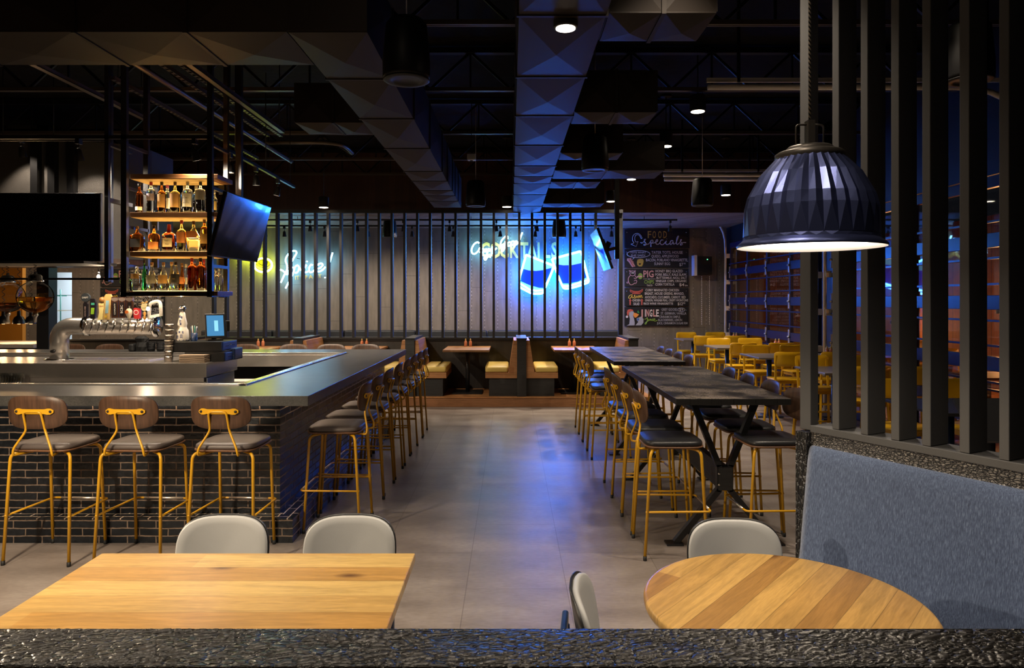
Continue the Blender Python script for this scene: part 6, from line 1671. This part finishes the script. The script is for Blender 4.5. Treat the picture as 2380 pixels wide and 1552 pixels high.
# ================================================================= pendant lamp
pl = thing('pendant_lamp', 'large faceted dark metal pendant lamp glowing over the round table', 'pendant lamp', (.979, 2.31, 0))
SHD = P('blue_lit_lamp_metal', (.17, .21, .50), .34, metal=.9, bump=.08, bscale=400)  # blue light caught by the facets is put into this base colour
n_ = 26; sd_ = MB()
def ringv(r, z, off=0, rr=None):
    return [((r if (k % 2 == 0 or rr is None) else rr) * math.cos(math.pi * (k + off) / n_), (r if (k % 2 == 0 or rr is None) else rr) * math.sin(math.pi * (k + off) / n_), z) for k in range(2 * n_)]
ng = 30
def rg(r, z, o=0.0): return [(r * math.cos(2 * math.pi * (k + o) / ng), r * math.sin(2 * math.pi * (k + o) / ng), z) for k in range(ng)]
def anti(a, b, flip=False):
    f = []
    for k in range(ng):
        k1 = (k + 1) % ng
        f += [(k, k1, ng + k), (k1, ng + k1, ng + k)] if not flip else [(k, k1, ng + k1), (k, ng + k1, ng + k)]
    sd_.add(a + b, f)
anti(rg(.211, 1.944), rg(.2075, 1.957, .5))
A1 = rg(.2085, 1.957, .5); B1 = star0 = [((.2055 if k % 2 == 0 else .196) * math.cos(math.pi * k / ng), (.2055 if k % 2 == 0 else .196) * math.sin(math.pi * k / ng), 2.048) for k in range(2 * ng)]
fz = []
for k in range(ng):
    # ridge k (even) and valleys around it; lower ring vertex k sits under the valley between ridges
    k1 = (k + 1) % ng
    fz += [(k, ng + 2 * k + 1, ng + 2 * k), (k, ng + (2 * k + 2) % (2 * ng), ng + 2 * k + 1), (k, k1, ng + (2 * k + 2) % (2 * ng))]
sd_.add(A1 + B1, fz)
def star(r, q, z): return [((r if k % 2 == 0 else q) * math.cos(math.pi * k / ng), (r if k % 2 == 0 else q) * math.sin(math.pi * k / ng), z) for k in range(2 * ng)]
sd_.rings([star(.2055, .196, 2.048), star(.196, .186, 2.085), star(.1575, .148, 2.157), star(.105, .101, 2.214)], sm=False, cap=False)
sd_.obj('lamp_shade', SHD, pl)
MB().lathe([(.229, 1.921), (.230, 1.927), (.218, 1.938), (.209, 1.946)], 72, cap=False).obj('shade_rim', M['steelmat'] if False else SHD, pl)
MB().lathe([(.228, 1.920), (.205, 1.936), (.19, 2.03), (.14, 2.14), (.09, 2.19)], 48, cap=False).obj('white_inner_shade', P('inner_white', (.85, .83, .8), .6), pl)
MB().lathe([(.200, 1.938), (.200, 1.941)], 48, sm=False).obj('diffuser', E('lamp_diffuser', (1, .87, .72), 9), pl)
CAPM = P('lamp_cap', (.16, .145, .13), .4, metal=.7)
MB().lathe([(.105, 2.205), (.108, 2.212), (.108, 2.226), (.10, 2.231), (.076, 2.233), (.074, 2.243), (.066, 2.250), (.02, 2.252)], 48).obj('top_cap', CAPM, pl)
MB().box(-.011, .011, -.016, .016, 2.25, 2.335).obj('stem_bracket', CAPM, pl)
for sx in (-1, 1):
    MB().tube(fillet([(sx * .045, 0, 2.245), (sx * .045, 0, 2.322), (sx * .008, 0, 2.322)], .012), .0032, 8).obj('wire_loop', CAPM, pl)
def cord_mat():
    m, nt, b = nm('braided_cord'); n = N(nt)
    tc = n('TexCoord'); sp_ = n('SeparateXYZ', i_0=tc.outputs['Object'])
    a = n.math('ARCTAN2', sp_.outputs[1], sp_.outputs[0])
    f1 = n.math('SINE', n.math('ADD', n.math('MULTIPLY', sp_.outputs[2], 420.0), n.math('MULTIPLY', a, 2.0)))
    n.link(n.mix(n.math('GREATER_THAN', f1, -.1), (.02, .02, .02), (.55, .50, .42)), b.inputs['Base Color']); b.inputs['Roughness'].default_value = .8
    n.bump(f1, b, .6, .002); return m
MB().lathe([(.0042, 2.33), (.0042, 3.2), (.0042, 4.57)], 12).obj('braided_cord', cord_mat(), pl)
lamp('SPOT', (0, 0, 1.93), 22, (1, .80, .56), pl, .17, 150, .4, name='bulb_light')

p2 = dup(pl, (-3.0, 2.62, 0), 0, 'second faceted pendant lamp of the same kind, left of the rectangular table')
for c_ in p2.children:
    if c_.type == 'LIGHT':
        c_.data = c_.data.copy(); c_.data.energy = 270; c_.data.spot_size = math.radians(172); c_.data.spot_blend = .1; c_.data.shadow_soft_size = .05; c_.location.z = 1.915
tag(MB().box(-.01, .01, -.01, .01, 0, .01).obj('spare', M['black']), 'x', 'x')
o_ = bpy.data.objects['spare']; bpy.data.objects.remove(o_)
